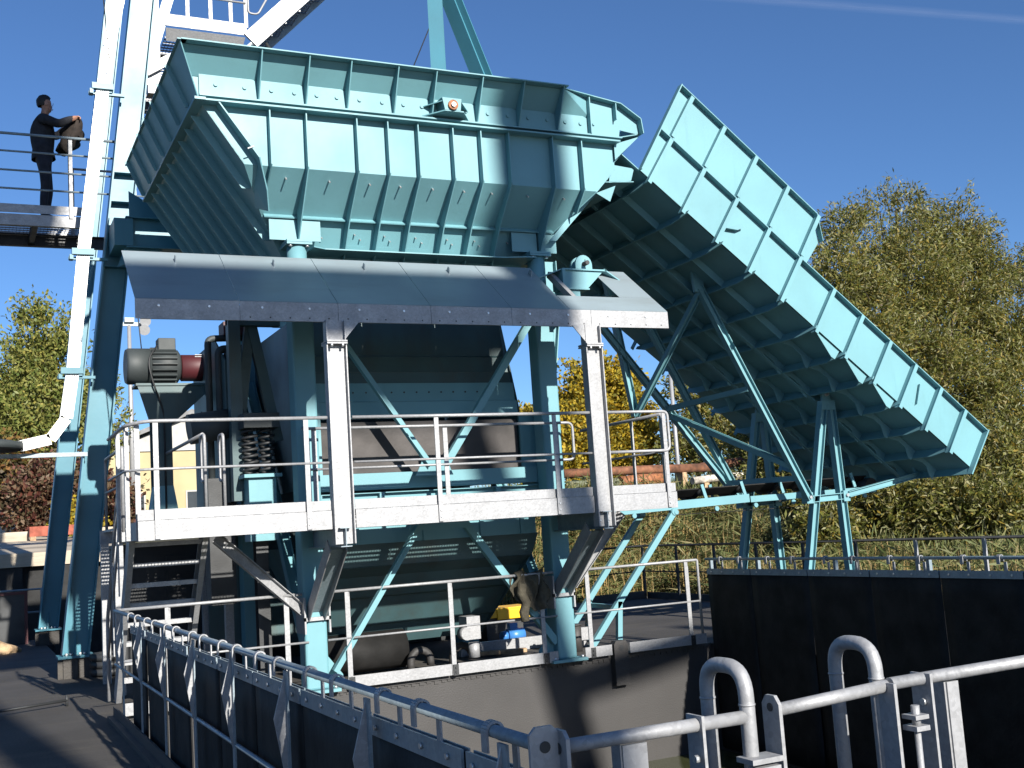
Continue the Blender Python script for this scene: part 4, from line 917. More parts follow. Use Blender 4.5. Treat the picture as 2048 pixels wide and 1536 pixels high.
    m.add([(x + px, y + py, z + pz) for x, y, z in vs], fs, True); m.obj('hair', HAIR, root)
    for s in (-1, 1):
        m = MB(); m.hexa((px + .015, py + s * .085, pz + 1.745), (.018, 0, .004), (0, .008, 0), (-.004, 0, .03)); m.obj('ear', SKIN, root, bevel=.006)
        m = MB(); m.tube([(px + .112, py + s * .030, pz + 1.765), (px + .120, py + s * .030, pz + 1.765)], .009, 8); m.obj('eye', DARK, root)
    m = MB(); m.hexa((px + .112, py, pz + 1.69), (.004, 0, 0), (0, .022, 0), (0, 0, .004)); m.obj('mouth', RED, root)
    # trouser belt edge / jacket hem
    m = MB(); m.tube([(px - .02, py, pz + .93), (px - .025, py, pz + .99), (px - .03, py, pz + 1.08)], [.165, .158, .14], 20, cap=False); 
    o = m.obj('jacket_hem', JAC, root)
    # held jacket: crumpled folded cloth gripped by both hands
    m = MB(); n, k = 16, 14; vs = []
    for j in range(k + 1):
        for i in range(n):
            th = 2 * math.pi * i / n; v_ = j / k
            rx = .11 - .05 * v_ + .04 * math.sin(3 * th + 5 * v_) + .02 * math.sin(7 * th - 9 * v_)
            ry = .15 + .03 * math.sin(5 * th + 3 * v_)
            sq = (math.sin(math.pi * min(1, max(0, v_ * .94 + .05))) ** .22)
            vs.append((px + .34 + rx * 1.45 * sq * math.cos(th) + .16 * (v_ - .4), py + ry * sq * math.sin(th), pz + 1.08 + .50 * v_ + .05 * math.sin(2 * th + 1) * (1 - v_) + .03 * math.cos(th) * v_))
    fs = [(j * n + i, j * n + (i + 1) % n, (j + 1) * n + (i + 1) % n, (j + 1) * n + i) for j in range(k) for i in range(n)] + [tuple(range(n))[::-1], tuple(range(k * n, k * n + n))]
    m.add(vs, fs, True); BR = mat('dark_brown_jacket', (.018, .012, .009), .9, 0, var=.3, vscale=10, bump=.6, bscale=25)
    m.v = [(px + (a_ - px) * PS, py + (b_ - py) * PS, pz + (c_ - pz) * PS) for a_, b_, c_ in m.v]; tag(m.obj('held_jacket', BR), 'crumpled dark brown jacket held up by the person on the high walkway', 'jacket')
person()
# ------------------------------------------------------------------ screening machine under the hopper
SM = thing('screening_machine', 'teal screening machine with black rubber front between the hopper legs', 'machine', (5.1, 14.4, .3))
prof = [(13.55, 4.42), (13.46, 3.93), (13.40, 3.90), (13.36, 3.70), (13.31, 3.69), (13.29, 3.55), (13.23, 3.54), (13.20, 3.31), (13.15, 3.30), (13.13, 3.10)]
SX0, SX1 = 3.78, 6.46
for k in range(0, len(prof) - 1):
    (y0, z0), (y1, z1) = prof[k], prof[k + 1]
    m = MB(); m.quadplate((SX0, y0, z0), (SX1, y0, z0), (SX1, y1, z1), (SX0, y1, z1), -.008); m.obj('front_panel' if z0 - z1 > .05 else 'panel_ledge', TEALD if z0 > 3.6 else TEAL, SM)  # upper panels get the darker teal as painted shade, lower ones the lit teal
for i in range(13):
    x = 4.12 + i * .165; q = MB(); q.disc((x, 13.212, 3.43), (0, -1, 0), .012, .012, 6); q.obj('bolt', DARK, SM)
m = MB(); m.box(SX0 + .02, SX1 - .04, 13.12, 13.14, 2.50, 3.06); m.obj('rubber_sheet', RUBB, SM)
m = MB(); m.box(SX0, SX1, 13.09, 13.13, 2.44, 2.51); m.obj('clamp_bar', RUBB, SM)
m = MB(); m.box(SX0 - .12, SX0 + .04, 13.06, 13.10, 2.40, 3.3); m.obj('front_cheek', TEAL, SM)
m = MB(); m.box(SX1 - .02, SX1 + .20, 13.06, 13.10, 2.2, 3.12); m.obj('front_cheek', TEAL, SM)
for x, nm in ((SX0 - .1, 'side_plate'), (SX1 + .02, 'side_plate')):
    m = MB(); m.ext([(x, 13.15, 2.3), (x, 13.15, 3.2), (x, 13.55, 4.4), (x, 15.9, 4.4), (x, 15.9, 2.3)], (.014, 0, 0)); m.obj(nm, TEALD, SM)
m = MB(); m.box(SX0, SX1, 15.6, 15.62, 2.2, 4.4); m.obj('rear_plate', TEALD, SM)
# support beams: lit rows in front
m = MB(); m.box(3.68, 6.62, 12.93, 13.10, 2.235, 2.43); m.obj('upper_beam', TEAL, SM)
m = MB(); m.channel((3.68, 12.96, 2.08), (6.95, 12.96, 2.08), .24, .07, .01, (0, 0, 1), (0, -1, 0)); bm_ = m.obj('main_beam', TEAL, SM)
for x in (3.72, 4.48, 5.22, 6.0, 6.85):
    q = MB(); q.box(x - .03, x + .03, 12.885, 12.955, 1.972, 2.188); q.obj('stiffener', TEAL, bm_)
m = MB(); m.box(3.72, 6.5, 12.92, 12.96, 1.60, 1.80); lb = m.obj('lower_beam', TEAL, SM)
for x in (4.15, 5.0, 5.75, 6.3):
    q = MB(); q.box(x - .025, x + .025, 12.89, 12.92, 1.60, 1.80); q.obj('stiffener', TEAL, lb)
# under-screen funnel with stiffener bands
fpr = [(12.98, 1.60), (13.02, 1.34), (13.25, 1.22), (13.40, .98), (13.52, .95), (13.75, .62), (13.86, .60), (14.0, .35)]
for k in range(len(fpr) - 1):
    (y0, z0), (y1, z1) = fpr[k], fpr[k + 1]; a0, a1 = (1.60 - z0) * .32, (1.60 - z1) * .32
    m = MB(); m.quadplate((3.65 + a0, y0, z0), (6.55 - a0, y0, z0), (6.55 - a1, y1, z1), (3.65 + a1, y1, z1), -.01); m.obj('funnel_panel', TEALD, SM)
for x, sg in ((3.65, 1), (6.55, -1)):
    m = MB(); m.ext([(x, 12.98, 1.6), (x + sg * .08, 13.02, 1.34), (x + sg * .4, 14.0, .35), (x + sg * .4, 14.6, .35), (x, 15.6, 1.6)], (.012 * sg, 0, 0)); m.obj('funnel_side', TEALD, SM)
m = MB(); m.tube([(3.8, 13.9, .27), (5.0, 13.9, .27)], .24, 24); m.obj('screw_tube', BLACK, SM)  # black here stands in for the shade over the tube
m = MB(); m.box(5.62, 5.80, 13.25, 13.5, .34, .62); m.tube([(5.72, 13.3, .30), (5.72, 13.3, .12)], .07, 12); m.tube([(5.60, 13.2, .42), (5.60, 13.35, .42)], .08, 14); m.obj('gate_valve', GALV, SM)
# dark dividing wall behind (machine room casing) so the back stays closed
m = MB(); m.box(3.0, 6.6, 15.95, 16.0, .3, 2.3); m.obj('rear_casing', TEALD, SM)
# ------------------------------------------------------------------ vibrating drive side: springs, exciter, pipes
VD = thing('spring_pedestal', 'teal spring pedestal with black coil springs left of the hopper leg', 'pedestal', (3.12, 13.35, .005))
m = MB(); m.box(2.98, 3.30, 13.2, 13.5, 1.72, 2.45); m.obj('pedestal_box', TEAL, VD)
m = MB(); m.ibeam((3.14, 13.42, .01), (3.14, 13.42, 1.72), .14, .16, .012, .01, (0, 1, 0)); m.obj('column', DARK, VD)
m = MB(); m.box(2.92, 3.36, 13.14, 13.56, 2.45, 2.49); m.obj('seat_plate', TEAL, VD)
for dx in (-.09, .11):
    pts = [(3.13 + dx + .085 * math.cos(a), 13.35 + .085 * math.sin(a), 2.50 + a / (2 * math.pi) * .075) for a in np.linspace(0, 14 * math.pi, 120)]
    m = MB(); m.tube(pts, .017, 6); m.obj('coil_spring', DARK, VD)
m = MB(); m.box(2.94, 3.36, 13.16, 13.54, 3.03, 3.20); m.obj('spring_cap', GREY, VD)
EX = thing('vibration_exciter', 'grey exciter tube and perforated side plate of the screen, behind the left walkway end', 'machine', (3.0, 14.3, 2.0))
m = MB(); m.ext([(2.86, 13.7, 2.2), (2.86, 13.7, 3.9), (2.86, 14.3, 4.25), (2.86, 15.8, 4.25), (2.86, 15.8, 2.2)], (.02, 0, 0)); sp = m.obj('side_plate', TEALD, EX)
for yy, zz, r in ((14.1, 3.55, .16), (14.3, 3.0, .05), (14.0, 2.7, .05), (14.6, 2.7, .05), (14.2, 2.4, .05)):
    q = MB(); q.disc((2.858, yy, zz), (-1, 0, 0), r, .004, 18); q.obj('cut_out', DARK, sp)
m = MB(); m.tube([(2.42, 13.75, 3.08), (3.02, 13.75, 3.16)], .18, 24); m.tube([(3.0, 13.75, 3.16), (3.05, 13.75, 3.17)], .235, 24); m.obj('exciter_tube', GREY, EX)
m = MB(); m.bar((3.15, 13.62, 4.30), (2.96, 13.62, 2.9), .09, .12); m.obj('brace', TEALD, EX)
m = MB(); m.bar((3.17, 13.60, 4.30), (3.44, 13.60, 2.9), .09, .12); m.obj('brace', TEALD, EX)
m = MB(); m.box(2.86, 3.0, 13.45, 13.6, 2.2, 4.5); m.obj('frame_column', TEALD, EX)
m = MB(); m.box(2.86, 3.5, 13.5, 13.62, 4.3, 4.5); m.obj('frame_beam', TEALD, EX)
m = MB(); m.box(2.65, 2.95, 13.9, 14.2, 1.0, 2.5); m.obj('motor_box', DARK, EX)
PI = thing('water_pipes', 'dark vertical spray water pipes with elbows beside the screening machine', 'pipes', (2.78, 14.0, 1.5))
tubeo(fillet([(2.72, 14.0, 2.0), (2.72, 14.0, 4.22), (3.25, 14.0, 4.24)], .08), .042, 'pipe', PI, GREY, 12)
for x, r in ((2.84, .05), (2.93, .035)): tubeo(fillet([(x, 13.95, 1.6), (x, 13.95, 4.08), (3.3, 13.95, 4.10)], .07), r, 'pipe', PI, GREY, 12)
for z in (3.0, 3.1):
    m = MB(); m.tube([(2.72, 14.0, z), (2.72, 14.0, z + .05)], .065, 12); m.obj('flange', DARK, PI)
m = MB(); m.box(2.9, 3.2, 13.9, 14.2, 4.26, 4.42); m.obj('valve_box', RED, PI)
m = MB(); m.cyl((2.64, 14.0, 3.1), (2.62, 14.0, 3.32), .008, 6); m.obj('lever', GREY, PI)
# ------------------------------------------------------------------ drive motor on its pedestal
DM = thing('drive_motor', 'grey electric motor with red coupling guard on a tall teal pedestal left of the machine', 'motor', (2.2, 15.2, 2.0))
my, mz = 15.2, 4.06
m = MB(); m.tube([(1.90, my, mz), (1.93, my, mz), (2.20, my, mz)], [.215, .235, .235], 28); m.obj('fan_cowl', GREY, DM)
m = MB(); m.tube([(2.20, my, mz), (2.55, my, mz), (2.58, my, mz)], [.215, .215, .17], 28)
for k in range(20):
    a = 2 * math.pi * k / 20; m.bar((2.21, my + .225 * math.cos(a), mz + .225 * math.sin(a)), (2.52, my + .225 * math.cos(a), mz + .225 * math.sin(a)), .012, .05, up=(0, math.cos(a), math.sin(a)))
m.obj('motor_body', GREY, DM)
m = MB(); m.box(2.30, 2.52, my - .12, my + .1, mz + .20, mz + .36); m.obj('terminal_box', GREY, DM, bevel=.01)
m = MB(); m.tube([(2.585, my, mz - .02), (2.60, my, mz - .02), (3.1, my, mz - .02), (3.14, my, mz - .02)], [.15, .175, .175, .13], 26); cg = m.obj('coupling_guard', RED, DM)
for z in (.14, .115):
    q = MB(); q.box(2.76, 2.86, my - .125, my - .12, mz + z - .005, mz + z + .003); q.obj('warning_label', GALV, cg)
m = MB(); m.box(2.0, 3.05, my - .2, my + .2, mz - .275, mz - .245); m.obj('bed_plate', TEALD, DM)
m = MB(); m.ext([(2.02, my - .18, mz - .276), (2.95, my - .18, mz - .276), (2.92, my - .18, mz - .34), (2.50, my - .18, mz - .72), (2.15, my - .18, mz - .72)], (0, .016, 0)); m.obj('gusset', TEALD, DM)
m = MB(); m.ibeam((2.32, my, 2.02), (2.32, my, mz - .28), .24, .26, .014, .01, (0, 1, 0)); m.obj('column', TEALD, DM)
m = MB(); m.ext([(2.13, my - .14, 2.02), (2.52, my - .14, 2.02), (2.44, my - .14, 2.5), (2.21, my - .14, 2.5)], (0, .28, 0)); m.obj('column_foot', TEAL, DM)
tubeo(fillet([(2.28, my - .14, mz + .25), (2.14, my - .26, mz + .05), (2.2, my - .26, mz - .25), (2.34, my - .17, mz - .6), (2.34, my - .16, 2.2)], .15), .012, 'power_cable', DM, DARK, 6)
m = MB(); m.cyl((2.17, my + .4, mz + .2), (2.12, my + .4, mz + .85), .008, 5); m.obj('antenna', DARK, DM)
# ------------------------------------------------------------------ belt conveyor under the chute
BC = thing('belt_conveyor', 'low teal belt conveyor running under the chute towards the trestles', 'conveyor', (10.2, 14.15, .005))
for y, sd in ((13.72, 1), (14.58, -1)):
    m = MB(); m.channel((7.9, y, 1.80), (10.45, y, 1.88), .12, .05, .008, (0, 0, 1), (0, sd, 0)); m.obj('side_beam', TEAL, BC)
    m = MB(); m.channel((10.47, y, 1.86), (12.9, y, 1.90), .09, .05, .008, (0, 0, 1), (0, sd, 0)); m.obj('side_beam', TEAL, BC)
m = MB(); m.ext([(7.9, 13.80, 2.02), (7.9, 13.98, 1.92), (7.9, 14.32, 1.92), (7.9, 14.50, 2.02), (7.9, 14.50, 2.035), (7.9, 14.32, 1.935), (7.9, 13.98, 1.935), (7.9, 13.80, 2.035)], (4.9, 0, .09)); m.obj('belt', BLACK, BC)
m = MB(); m.box(7.9, 12.8, 13.86, 14.44, 1.70, 1.71); m.obj('return_belt', BLACK, BC)
for x in (8.3, 9.0, 9.7, 10.4, 11.1, 11.8, 12.5):
    z = 1.86 + (x - 7.9) * .02
    for y, s_ in ((13.74, 1), (14.56, -1)):
        m = MB(); m.bar((x, y, z), (x - .05, y + s_ * .02, z + .22), .02, .05, up=(1, 0, 0)); m.obj('idler_bracket', TEAL, BC)
    m = MB(); m.cyl((x - .03, 13.78, z + .16), (x - .03, 14.0, z + .05), .035, 8); m.cyl((x - .03, 14.5, z + .16), (x - .03, 14.3, z + .05), .035, 8); m.cyl((x - .03, 14.0, z + .04), (x - .03, 14.3, z + .04), .035, 8); m.obj('idler_roll', DARK, BC)
    m = MB(); m.disc((x + .12, 13.66, z - .14), (0, 1, 0), .035, .03, 10); m.obj('return_roll', TEAL, BC)
for y in (13.72, 14.58):
    m = MB(); m.bar((9.10, y, 1.74), (7.62, y, .02), .07, .08, up=(1, 0, 0)); m.obj('raking_leg', TEAL, BC)
    m = MB(); m.tube([(9.10, y - .05, 1.75), (9.10, y + .05, 1.75)], .05, 10); m.obj('leg_pin', TEAL, BC)
    m = MB(); m.bar((8.10, y, .58), (8.05, y, .02), .07, .07, up=(1, 0, 0)); m.obj('foot_post', TEAL, BC)
m = MB(); m.bar((8.12, 13.72, .5), (8.12, 14.58, .5), .06, .06); m.obj('cross_tie', TEAL, BC)
m = MB(); m.cyl((12.85, 13.75, 1.96), (12.85, 14.55, 1.96), .12, 16); m.obj('head_pulley', DARK, BC)
# ------------------------------------------------------------------ small things on the far deck
G = 'curved vent pipes on the deck'
for c, a0 in ((5.10, 0), (5.66, .35)):
    m = MB(); y = 13.55; pts = [(c - .13, y, .004), (c - .13, y, .10)] + [(c - .0 + .13 * math.cos(a), y, .12 + .13 * math.sin(a)) for a in np.linspace(math.pi, a0, 10)] + ([(c + .13, y, .06)] if a0 == 0 else [])
    m.tube(pts, .048, 14); o = tag(m.obj('vent_pipe', HULL), 'grey gooseneck vent pipe on the deck, mouth ' + ('close to the planks' if a0 == 0 else 'cut short above the deck'), 'vent pipe', G)
def draped(name, x0, x1, y, z, mt, label):
    """cloth thrown over a rail: front and back sheet with folds, ragged hem, one sleeve"""
    m = MB(); nx_, nz_ = 26, 26; vs = []
    r = random.Random(5)
    for j in range(nz_ + 1):
        s_ = j / nz_ * 2 - 1                              # -1 back hem, 0 over the rail, +1 front hem
        for i in range(nx_ + 1):
            t_ = i / nx_; x = x0 + (x1 - x0) * t_
            hem = (.50 - .24 * abs(t_ - .62) * 2 + .05 * math.sin(9 * t_) + .10 * max(0, math.sin(5.2 * t_ + .4))) if s_ > 0 else .30 + .05 * math.sin(7 * t_)
            dd = abs(s_) * hem; fold = .034 * math.sin(22 * t_ + 3 * s_) + .022 * math.sin(37 * t_ - 4 * s_ + 1) + .02 * math.sin(11 * t_ + 6 * s_)
            gather = (x0 + x1) / 2 + (x - (x0 + x1) / 2) * (.78 + .25 * min(1, abs(s_) * 1.6)) + .03 * math.sin(6 * s_ + 9 * t_)
            yy = y - (math.copysign(1, s_) * min(1, abs(s_) * 6)) * (.030 + .03 * abs(s_)) - (fold * min(1, abs(s_) * 4) if s_ > 0 else -fold * .5)
            vs.append((gather, yy, z + .024 + .02 * math.sin(8 * t_) - dd))
    m.add(vs, [(j * (nx_ + 1) + i, j * (nx_ + 1) + i + 1, (j + 1) * (nx_ + 1) + i + 1, (j + 1) * (nx_ + 1) + i) for j in range(nz_) for i in range(nx_)], True)
    o = tag(m.obj(name, mt), label, 'jacket')
    sv = MB(); pts = [(x0 + .10 + .03 * math.sin(4 * k), y - .10 - .012 * k, z - .12 - .11 * k) for k in range(5)]
    sv.tube(pts, [.055, .06, .055, .06, .05], 10); sv.obj('sleeve', mt, o)
    return o
draped('work_jacket', 5.98, 6.46, 12.66, 1.115, CLOTH, 'olive work jacket hung over the pool edge railing beside the hopper leg')
t = thing('yellow_pump', 'small yellow machine casing on a blue base, behind the hopper leg', 'machine', (7.3, 15.9, .005))
m = MB(); m.box(6.9, 7.75, 15.7, 16.2, .36, .50); m.box(7.15, 7.75, 15.68, 15.7, .33, .47); m.obj('casing', YEL, t, bevel=.02)
m = MB(); m.box(7.0, 7.6, 15.75, 16.15, .005, .36); m.obj('base', DARK, t)
m = MB(); m.tube([(6.95, 14.95, .16), (7.2, 14.95, .16)], .10, 16); m.tube([(6.86, 14.95, .16), (6.95, 14.95, .16)], .07, 16); m.box(6.9, 7.25, 14.87, 15.03, .0055, .08); m.box(6.98, 7.1, 14.9, 15.0, .24, .34)
tag(m.obj('blue_pump', BLUE), 'small blue pump motor low on the deck behind the railing', 'pump')
tag(MB().box(6.0, 7.3, 14.4, 14.48, .006, .17).obj('deck_girder', GALV, bevel=.005), 'grey steel girder lying on the deck in front of the blue pump', 'girder')
m = MB(); m.bar((6.05, 14.25, .05), (6.78, 14.0, .05), .13, .05); tag(m.obj('timber_plank', WOOD, bevel=.006), 'short pale timber plank lying on the deck by the grey girder', 'plank')
m = MB(); m.tube([(7.30, 13.55, .005), (7.30, 13.55, .34)], .075, 18); m.tube([(7.30, 13.55, .34), (7.30, 13.55, .36)], .09, 18); tag(m.obj('deck_bollard', HULL), 'short grey deck bollard just right of the hopper leg', 'bollard')
m = MB(); m.box(7.08, 7.72, 13.9, 13.93, .10, .27); m.box(7.12, 7.16, 13.93, 14.0, .005, .25); m.box(7.62, 7.66, 13.93, 14.0, .005, .25); b_o = tag(m.obj('blank_plate', GALV), 'low white metal plate on feet behind the deck bollard', 'plate')
# left deck items
m = MB(); m.cyl((.22, 13.9, .07), (1.06, 14.25, .07), .016, 8); m.cyl((1.06, 14.25, .0), (1.06, 14.25, .13), .014, 8); m.tube([(.22, 13.9, .0), (.22, 13.9, .10)], .09, 14); tag(m.obj('lashing_bar', DARK), 'thin steel lashing bar on a dark stub on the open deck', 'bar')
m = MB(); m.tube([(1.46, 17.0, .005), (1.46, 17.0, .05)], .0, 3) if False else None
m = MB()
for k in range(3): m.tube([(1.85 + .22 * math.cos(a), 17.2 + .22 * math.sin(a), .07 + k * .1) for a in np.linspace(0, 2 * math.pi, 24)], .055, 8, cap=False)
tag(m.obj('hose_coil', DARK), 'black coiled hose lying beside the pedestal of the gantry leg', 'hose')
t = thing('winch_housing', 'dark red frame with black panel at the far deck end behind the gantry legs', 'winch', (.75, 25.3, .005))
m = MB(); m.box(.2, 1.15, 25.2, 25.9, .005, 1.0); m.obj('panel', DARK, t)
for a in ((.18, .24, 25.16, 25.2, .005, 1.05), (1.11, 1.17, 25.16, 25.2, .005, 1.05), (.24, 1.11, 25.16, 25.2, .99, 1.05)):
    m = MB(); m.box(*a); m.obj('frame_bar', RED, t)
TAN = mat('tan_canvas', (.35, .24, .14), .9, 0, var=.3, vscale=6, bump=.6)
m = MB()
vs = []; n, k = 20, 8
for j in range(k + 1):
    for i in range(n):
        th = 2 * math.pi * i / n; ph = j / k * math.pi / 2; rr = 1 + .25 * math.sin(3 * th + 4 * ph) + .12 * math.sin(7 * th)
        vs.append((.45 + .42 * rr * math.cos(th) * math.cos(ph), 23.2 + .3 * rr * math.sin(th) * math.cos(ph), .004 + .22 * math.sin(ph) * (1 + .2 * math.sin(5 * th))))
m.add(vs, [(j * n + i, j * n + (i + 1) % n, (j + 1) * n + (i + 1) % n, (j + 1) * n + i) for j in range(k) for i in range(n)], True)
tag(m.obj('tarpaulin_heap', TAN), 'crumpled tan tarpaulin heap on the far left deck', 'tarpaulin')
m = MB(); m.tube([(1.72, 22.5, .005), (1.72, 22.5, .42), (1.72, 22.5, .46)], [.07, .07, .05], 14); tag(m.obj('rusty_bollard', RUST), 'slim rusty bollard at the foot of the rear gantry leg', 'bollard')
# deck end railing on the left
t = thing('deck_end_railing', 'dark thin two-line railing across the far left end of the deck', 'railing', (-1, 26.1, .005))
for z in (1.05, .58): tubeo([(-3.1, 26.1, z), (1.5, 26.1, z)], .02, 'rail', t, GALVD, 8)
for x in (-3, -1.5, 0, 1.48):
    m = MB(); m.box(x - .02, x + .02, 26.08, 26.12, .005, 1.05); m.obj('rail_post', GALVD, t)
# right outer railing
t = thing('deck_side_railing', 'dark thin railing along the outer deck edge in front of the reeds', 'railing', (13.0, 14, .005))
tubeo([(13.0, 3.0, 1.10), (13.0, 20.9, 1.10), (11.6, 20.9, 1.10)], .022, 'top_rail', t, DARK, 8)
tubeo([(13.0, 14.6, .57), (13.0, 20.9, .57), (11.6, 20.9, .57)], .014, 'middle_rail', t, DARK, 8)
for k, y in enumerate((20.88, 19.6, 18.3, 17.0, 15.7, 14.4, 13.1, 11.8, 10.5, 9.2)):
    m = MB(); m.box(12.97, 13.0, y - .03, y + .03, .005, 1.09); m.obj('rail_post', GALV if k in (6, 7) else DARK, t)
m = MB(); m.box(11.6, 13.0, 20.86, 20.9, .005, .16); m.box(12.98, 13.0, 16.0, 20.8, .005, .14); m.obj('toe_board', DARK, t)
# ------------------------------------------------------------------ portal crane behind the viewer (its shadow falls on canopy, hopper and deck)
MH = thing('shade_box', 'dark grey box added on the deck behind the screening machine to stand for shade', 'housing', (4.4, 18.2, .005))  # added dark box, fills in the black machine shadow on the far deck
DKG = mat('dark_shade_box_paint', (.016, .018, .02), .6, 0, var=.2, vscale=2)
m = MB(); m.box(2.0, 7.0, 16.9, 19.5, .006, 1.75); m.obj('wall', DKG, MH)
m = MB(); m.box(1.95, 7.05, 16.85, 19.55, 1.75, 1.80); m.obj('roof', DKG, MH)
for x in (2.6, 4.2, 5.8):
    m = MB(); m.box(x, x + .8, 16.87, 16.9, .1, 1.6); dd = m.obj('door', DKG, MH)
    q = MB(); q.box(x + .68, x + .72, 16.84, 16.87, .8, .95); q.obj('handle', GALVD, dd)
PC = thing('portal_crane', 'teal portal crane frame standing on the pontoon behind the viewpoint', 'crane', (6.5, -14, .005))
def pbar(p, q, w_, h_, nm='member'):
    m = MB(); m.bar(p, q, w_, h_, up=(0, 1, 0)); m.obj(nm, TEALB, PC)
KY = -14.0
pbar((3.30, KY, .01), (3.30, KY, 21.2), .5, .5, 'column')
pbar((12.45, KY, .01), (8.65, KY, 15.8), .42, .42, 'leaning_leg')
pbar((9.40, KY, 16.66), (9.25, KY, 21.0), .95, .5, 'mast')
m = MB(); m.box(3.05, 9.28, KY - .25, KY + .25, 15.60, 16.66); m.obj('cross_beam', TEALB, PC)
m = MB(); m.box(-1.5, 4.85, KY - 1.2, KY + 1.2, 21.2, 24.0); m.obj('machinery_house', TEALB, PC)
pbar((9.75, KY, 12.0), (13.1, KY, 12.6), .34, .28, 'jib_stay')
pbar((13.1, KY, .01), (13.1, KY, 13.3), .4, .4, 'column')
# ------------------------------------------------------------------ vegetation
def leafmat(name, cols, rough=.6, trans=.25):
    m = bpy.data.materials.new(name); m.use_nodes = True; n, l = m.node_tree.nodes, m.node_tree.links
    b = n['Principled BSDF']; g = n.new('ShaderNodeNewGeometry'); cr = n.new('ShaderNodeValToRGB')
    el = cr.color_ramp.elements
    while len(el) < len(cols): el.new(.5)
    for i, c in enumerate(cols): el[i].position = i / (len(cols) - 1); el[i].color = (*c, 1)
    l.new(g.outputs['Random Per Island'], cr.inputs[0]); l.new(cr.outputs[0], b.inputs['Base Color'])
    b.inputs['Roughness'].default_value = rough; b.inputs['Specular IOR Level'].default_value = .3
    tr = n.new('ShaderNodeBsdfTranslucent'); l.new(cr.outputs[0], tr.inputs[0]); mx = n.new('ShaderNodeMixShader'); mx.inputs[0].default_value = trans
    l.new(b.outputs[0], mx.inputs[1]); l.new(tr.outputs[0], mx.inputs[2]); l.new(mx.outputs[0], n['Material Output'].inputs[0])
    return m
BARK = mat('bark', (.085, .065, .045), .9, 0, var=.3, vscale=6, bump=.8, bscale=20)
def quads(name, P, A, B, m, parent=None, loc=None):
    """P centres, A half-length vectors, B half-width vectors -> diamond leaves in one mesh"""
    N = len(P); v = np.empty((N, 4, 3)); v[:, 0] = P - A; v[:, 1] = P + B; v[:, 2] = P + A; v[:, 3] = P - B
    o = np.array(loc if loc is not None else P.mean(0), float)
    me = bpy.data.meshes.new(name); me.vertices.add(N * 4); me.loops.add(N * 4); me.polygons.add(N)
    me.vertices.foreach_set('co', (v.reshape(-1, 3) - o).ravel()); me.loops.foreach_set('vertex_index', np.arange(N * 4))
    me.polygons.foreach_set('loop_start', np.arange(N) * 4); me.polygons.foreach_set('loop_total', np.full(N, 4)); me.update(calc_edges=True)
    me.materials.append(m); ob = bpy.data.objects.new(name, me); COL.objects.link(ob); WLOC[ob.name] = o
    if parent is not None: ob.parent = parent; ob.location = o - WLOC[parent.name]
    else: ob.location = o
    return ob
def unit(a): return a / np.maximum(1e-9, np.linalg.norm(a, axis=1, keepdims=True))
def twigs(lobes, n_tw, per, tw_len, leaf, width, droop, upb=0.2, gap=.25):
    """leaf positions on short twigs scattered through ellipsoid lobes (cx,cy,cz,rx,ry,rz); shell-weighted, with gaps"""
    L = np.array(lobes, float); vol = (L[:, 3] * L[:, 4] * L[:, 5]) ** .7; pick = rng.choice(len(L), n_tw, p=vol / vol.sum()); q = L[pick]
    d = unit(rng.normal(size=(n_tw, 3))); r = rng.random(n_tw) ** .38
    noise = .86 + .34 * np.sin(d[:, 0] * 7 + pick * 2.1) * np.sin(d[:, 1] * 6 + pick) + .24 * np.sin(d[:, 2] * 11 + pick * 3)
    base = q[:, :3] + d * (r * noise)[:, None] * q[:, 3:6]
    hole = np.sin(base[:, 0] * 2.3 + 1) * np.sin(base[:, 1] * 1.9) * np.sin(base[:, 2] * 2.6 + 2)
    keep = hole > -gap - .35 * rng.random(n_tw); base, d = base[keep], d[keep]; n_tw = len(base)
    dirv = unit(d * 1.0 + rng.normal(size=(n_tw, 3)) * .5 + np.array([0, 0, upb]))
    t = np.tile(np.linspace(0, 1, per), n_tw); bi = np.repeat(np.arange(n_tw), per); ln = tw_len * (.5 + rng.random(n_tw))
    P = base[bi] + dirv[bi] * (t * ln[bi])[:, None] + np.array([0, 0, -1.]) * (droop * (t * ln[bi]) ** 2)[:, None] + rng.normal(size=(len(t), 3)) * leaf * .5
    tang = unit(dirv[bi] + np.array([0, 0, -1.]) * (2 * droop * t * ln[bi])[:, None]); A = unit(tang + rng.normal(size=(len(t), 3)) * .7) * (leaf * (.6 + .8 * rng.random(len(t))))[:, None] * .5
    Bv = unit(np.cross(A, rng.normal(size=(len(t), 3)))) * (width * (.6 + .8 * rng.random(len(t))))[:, None] * .5
    return P, A, Bv, base, dirv * ln[:, None]
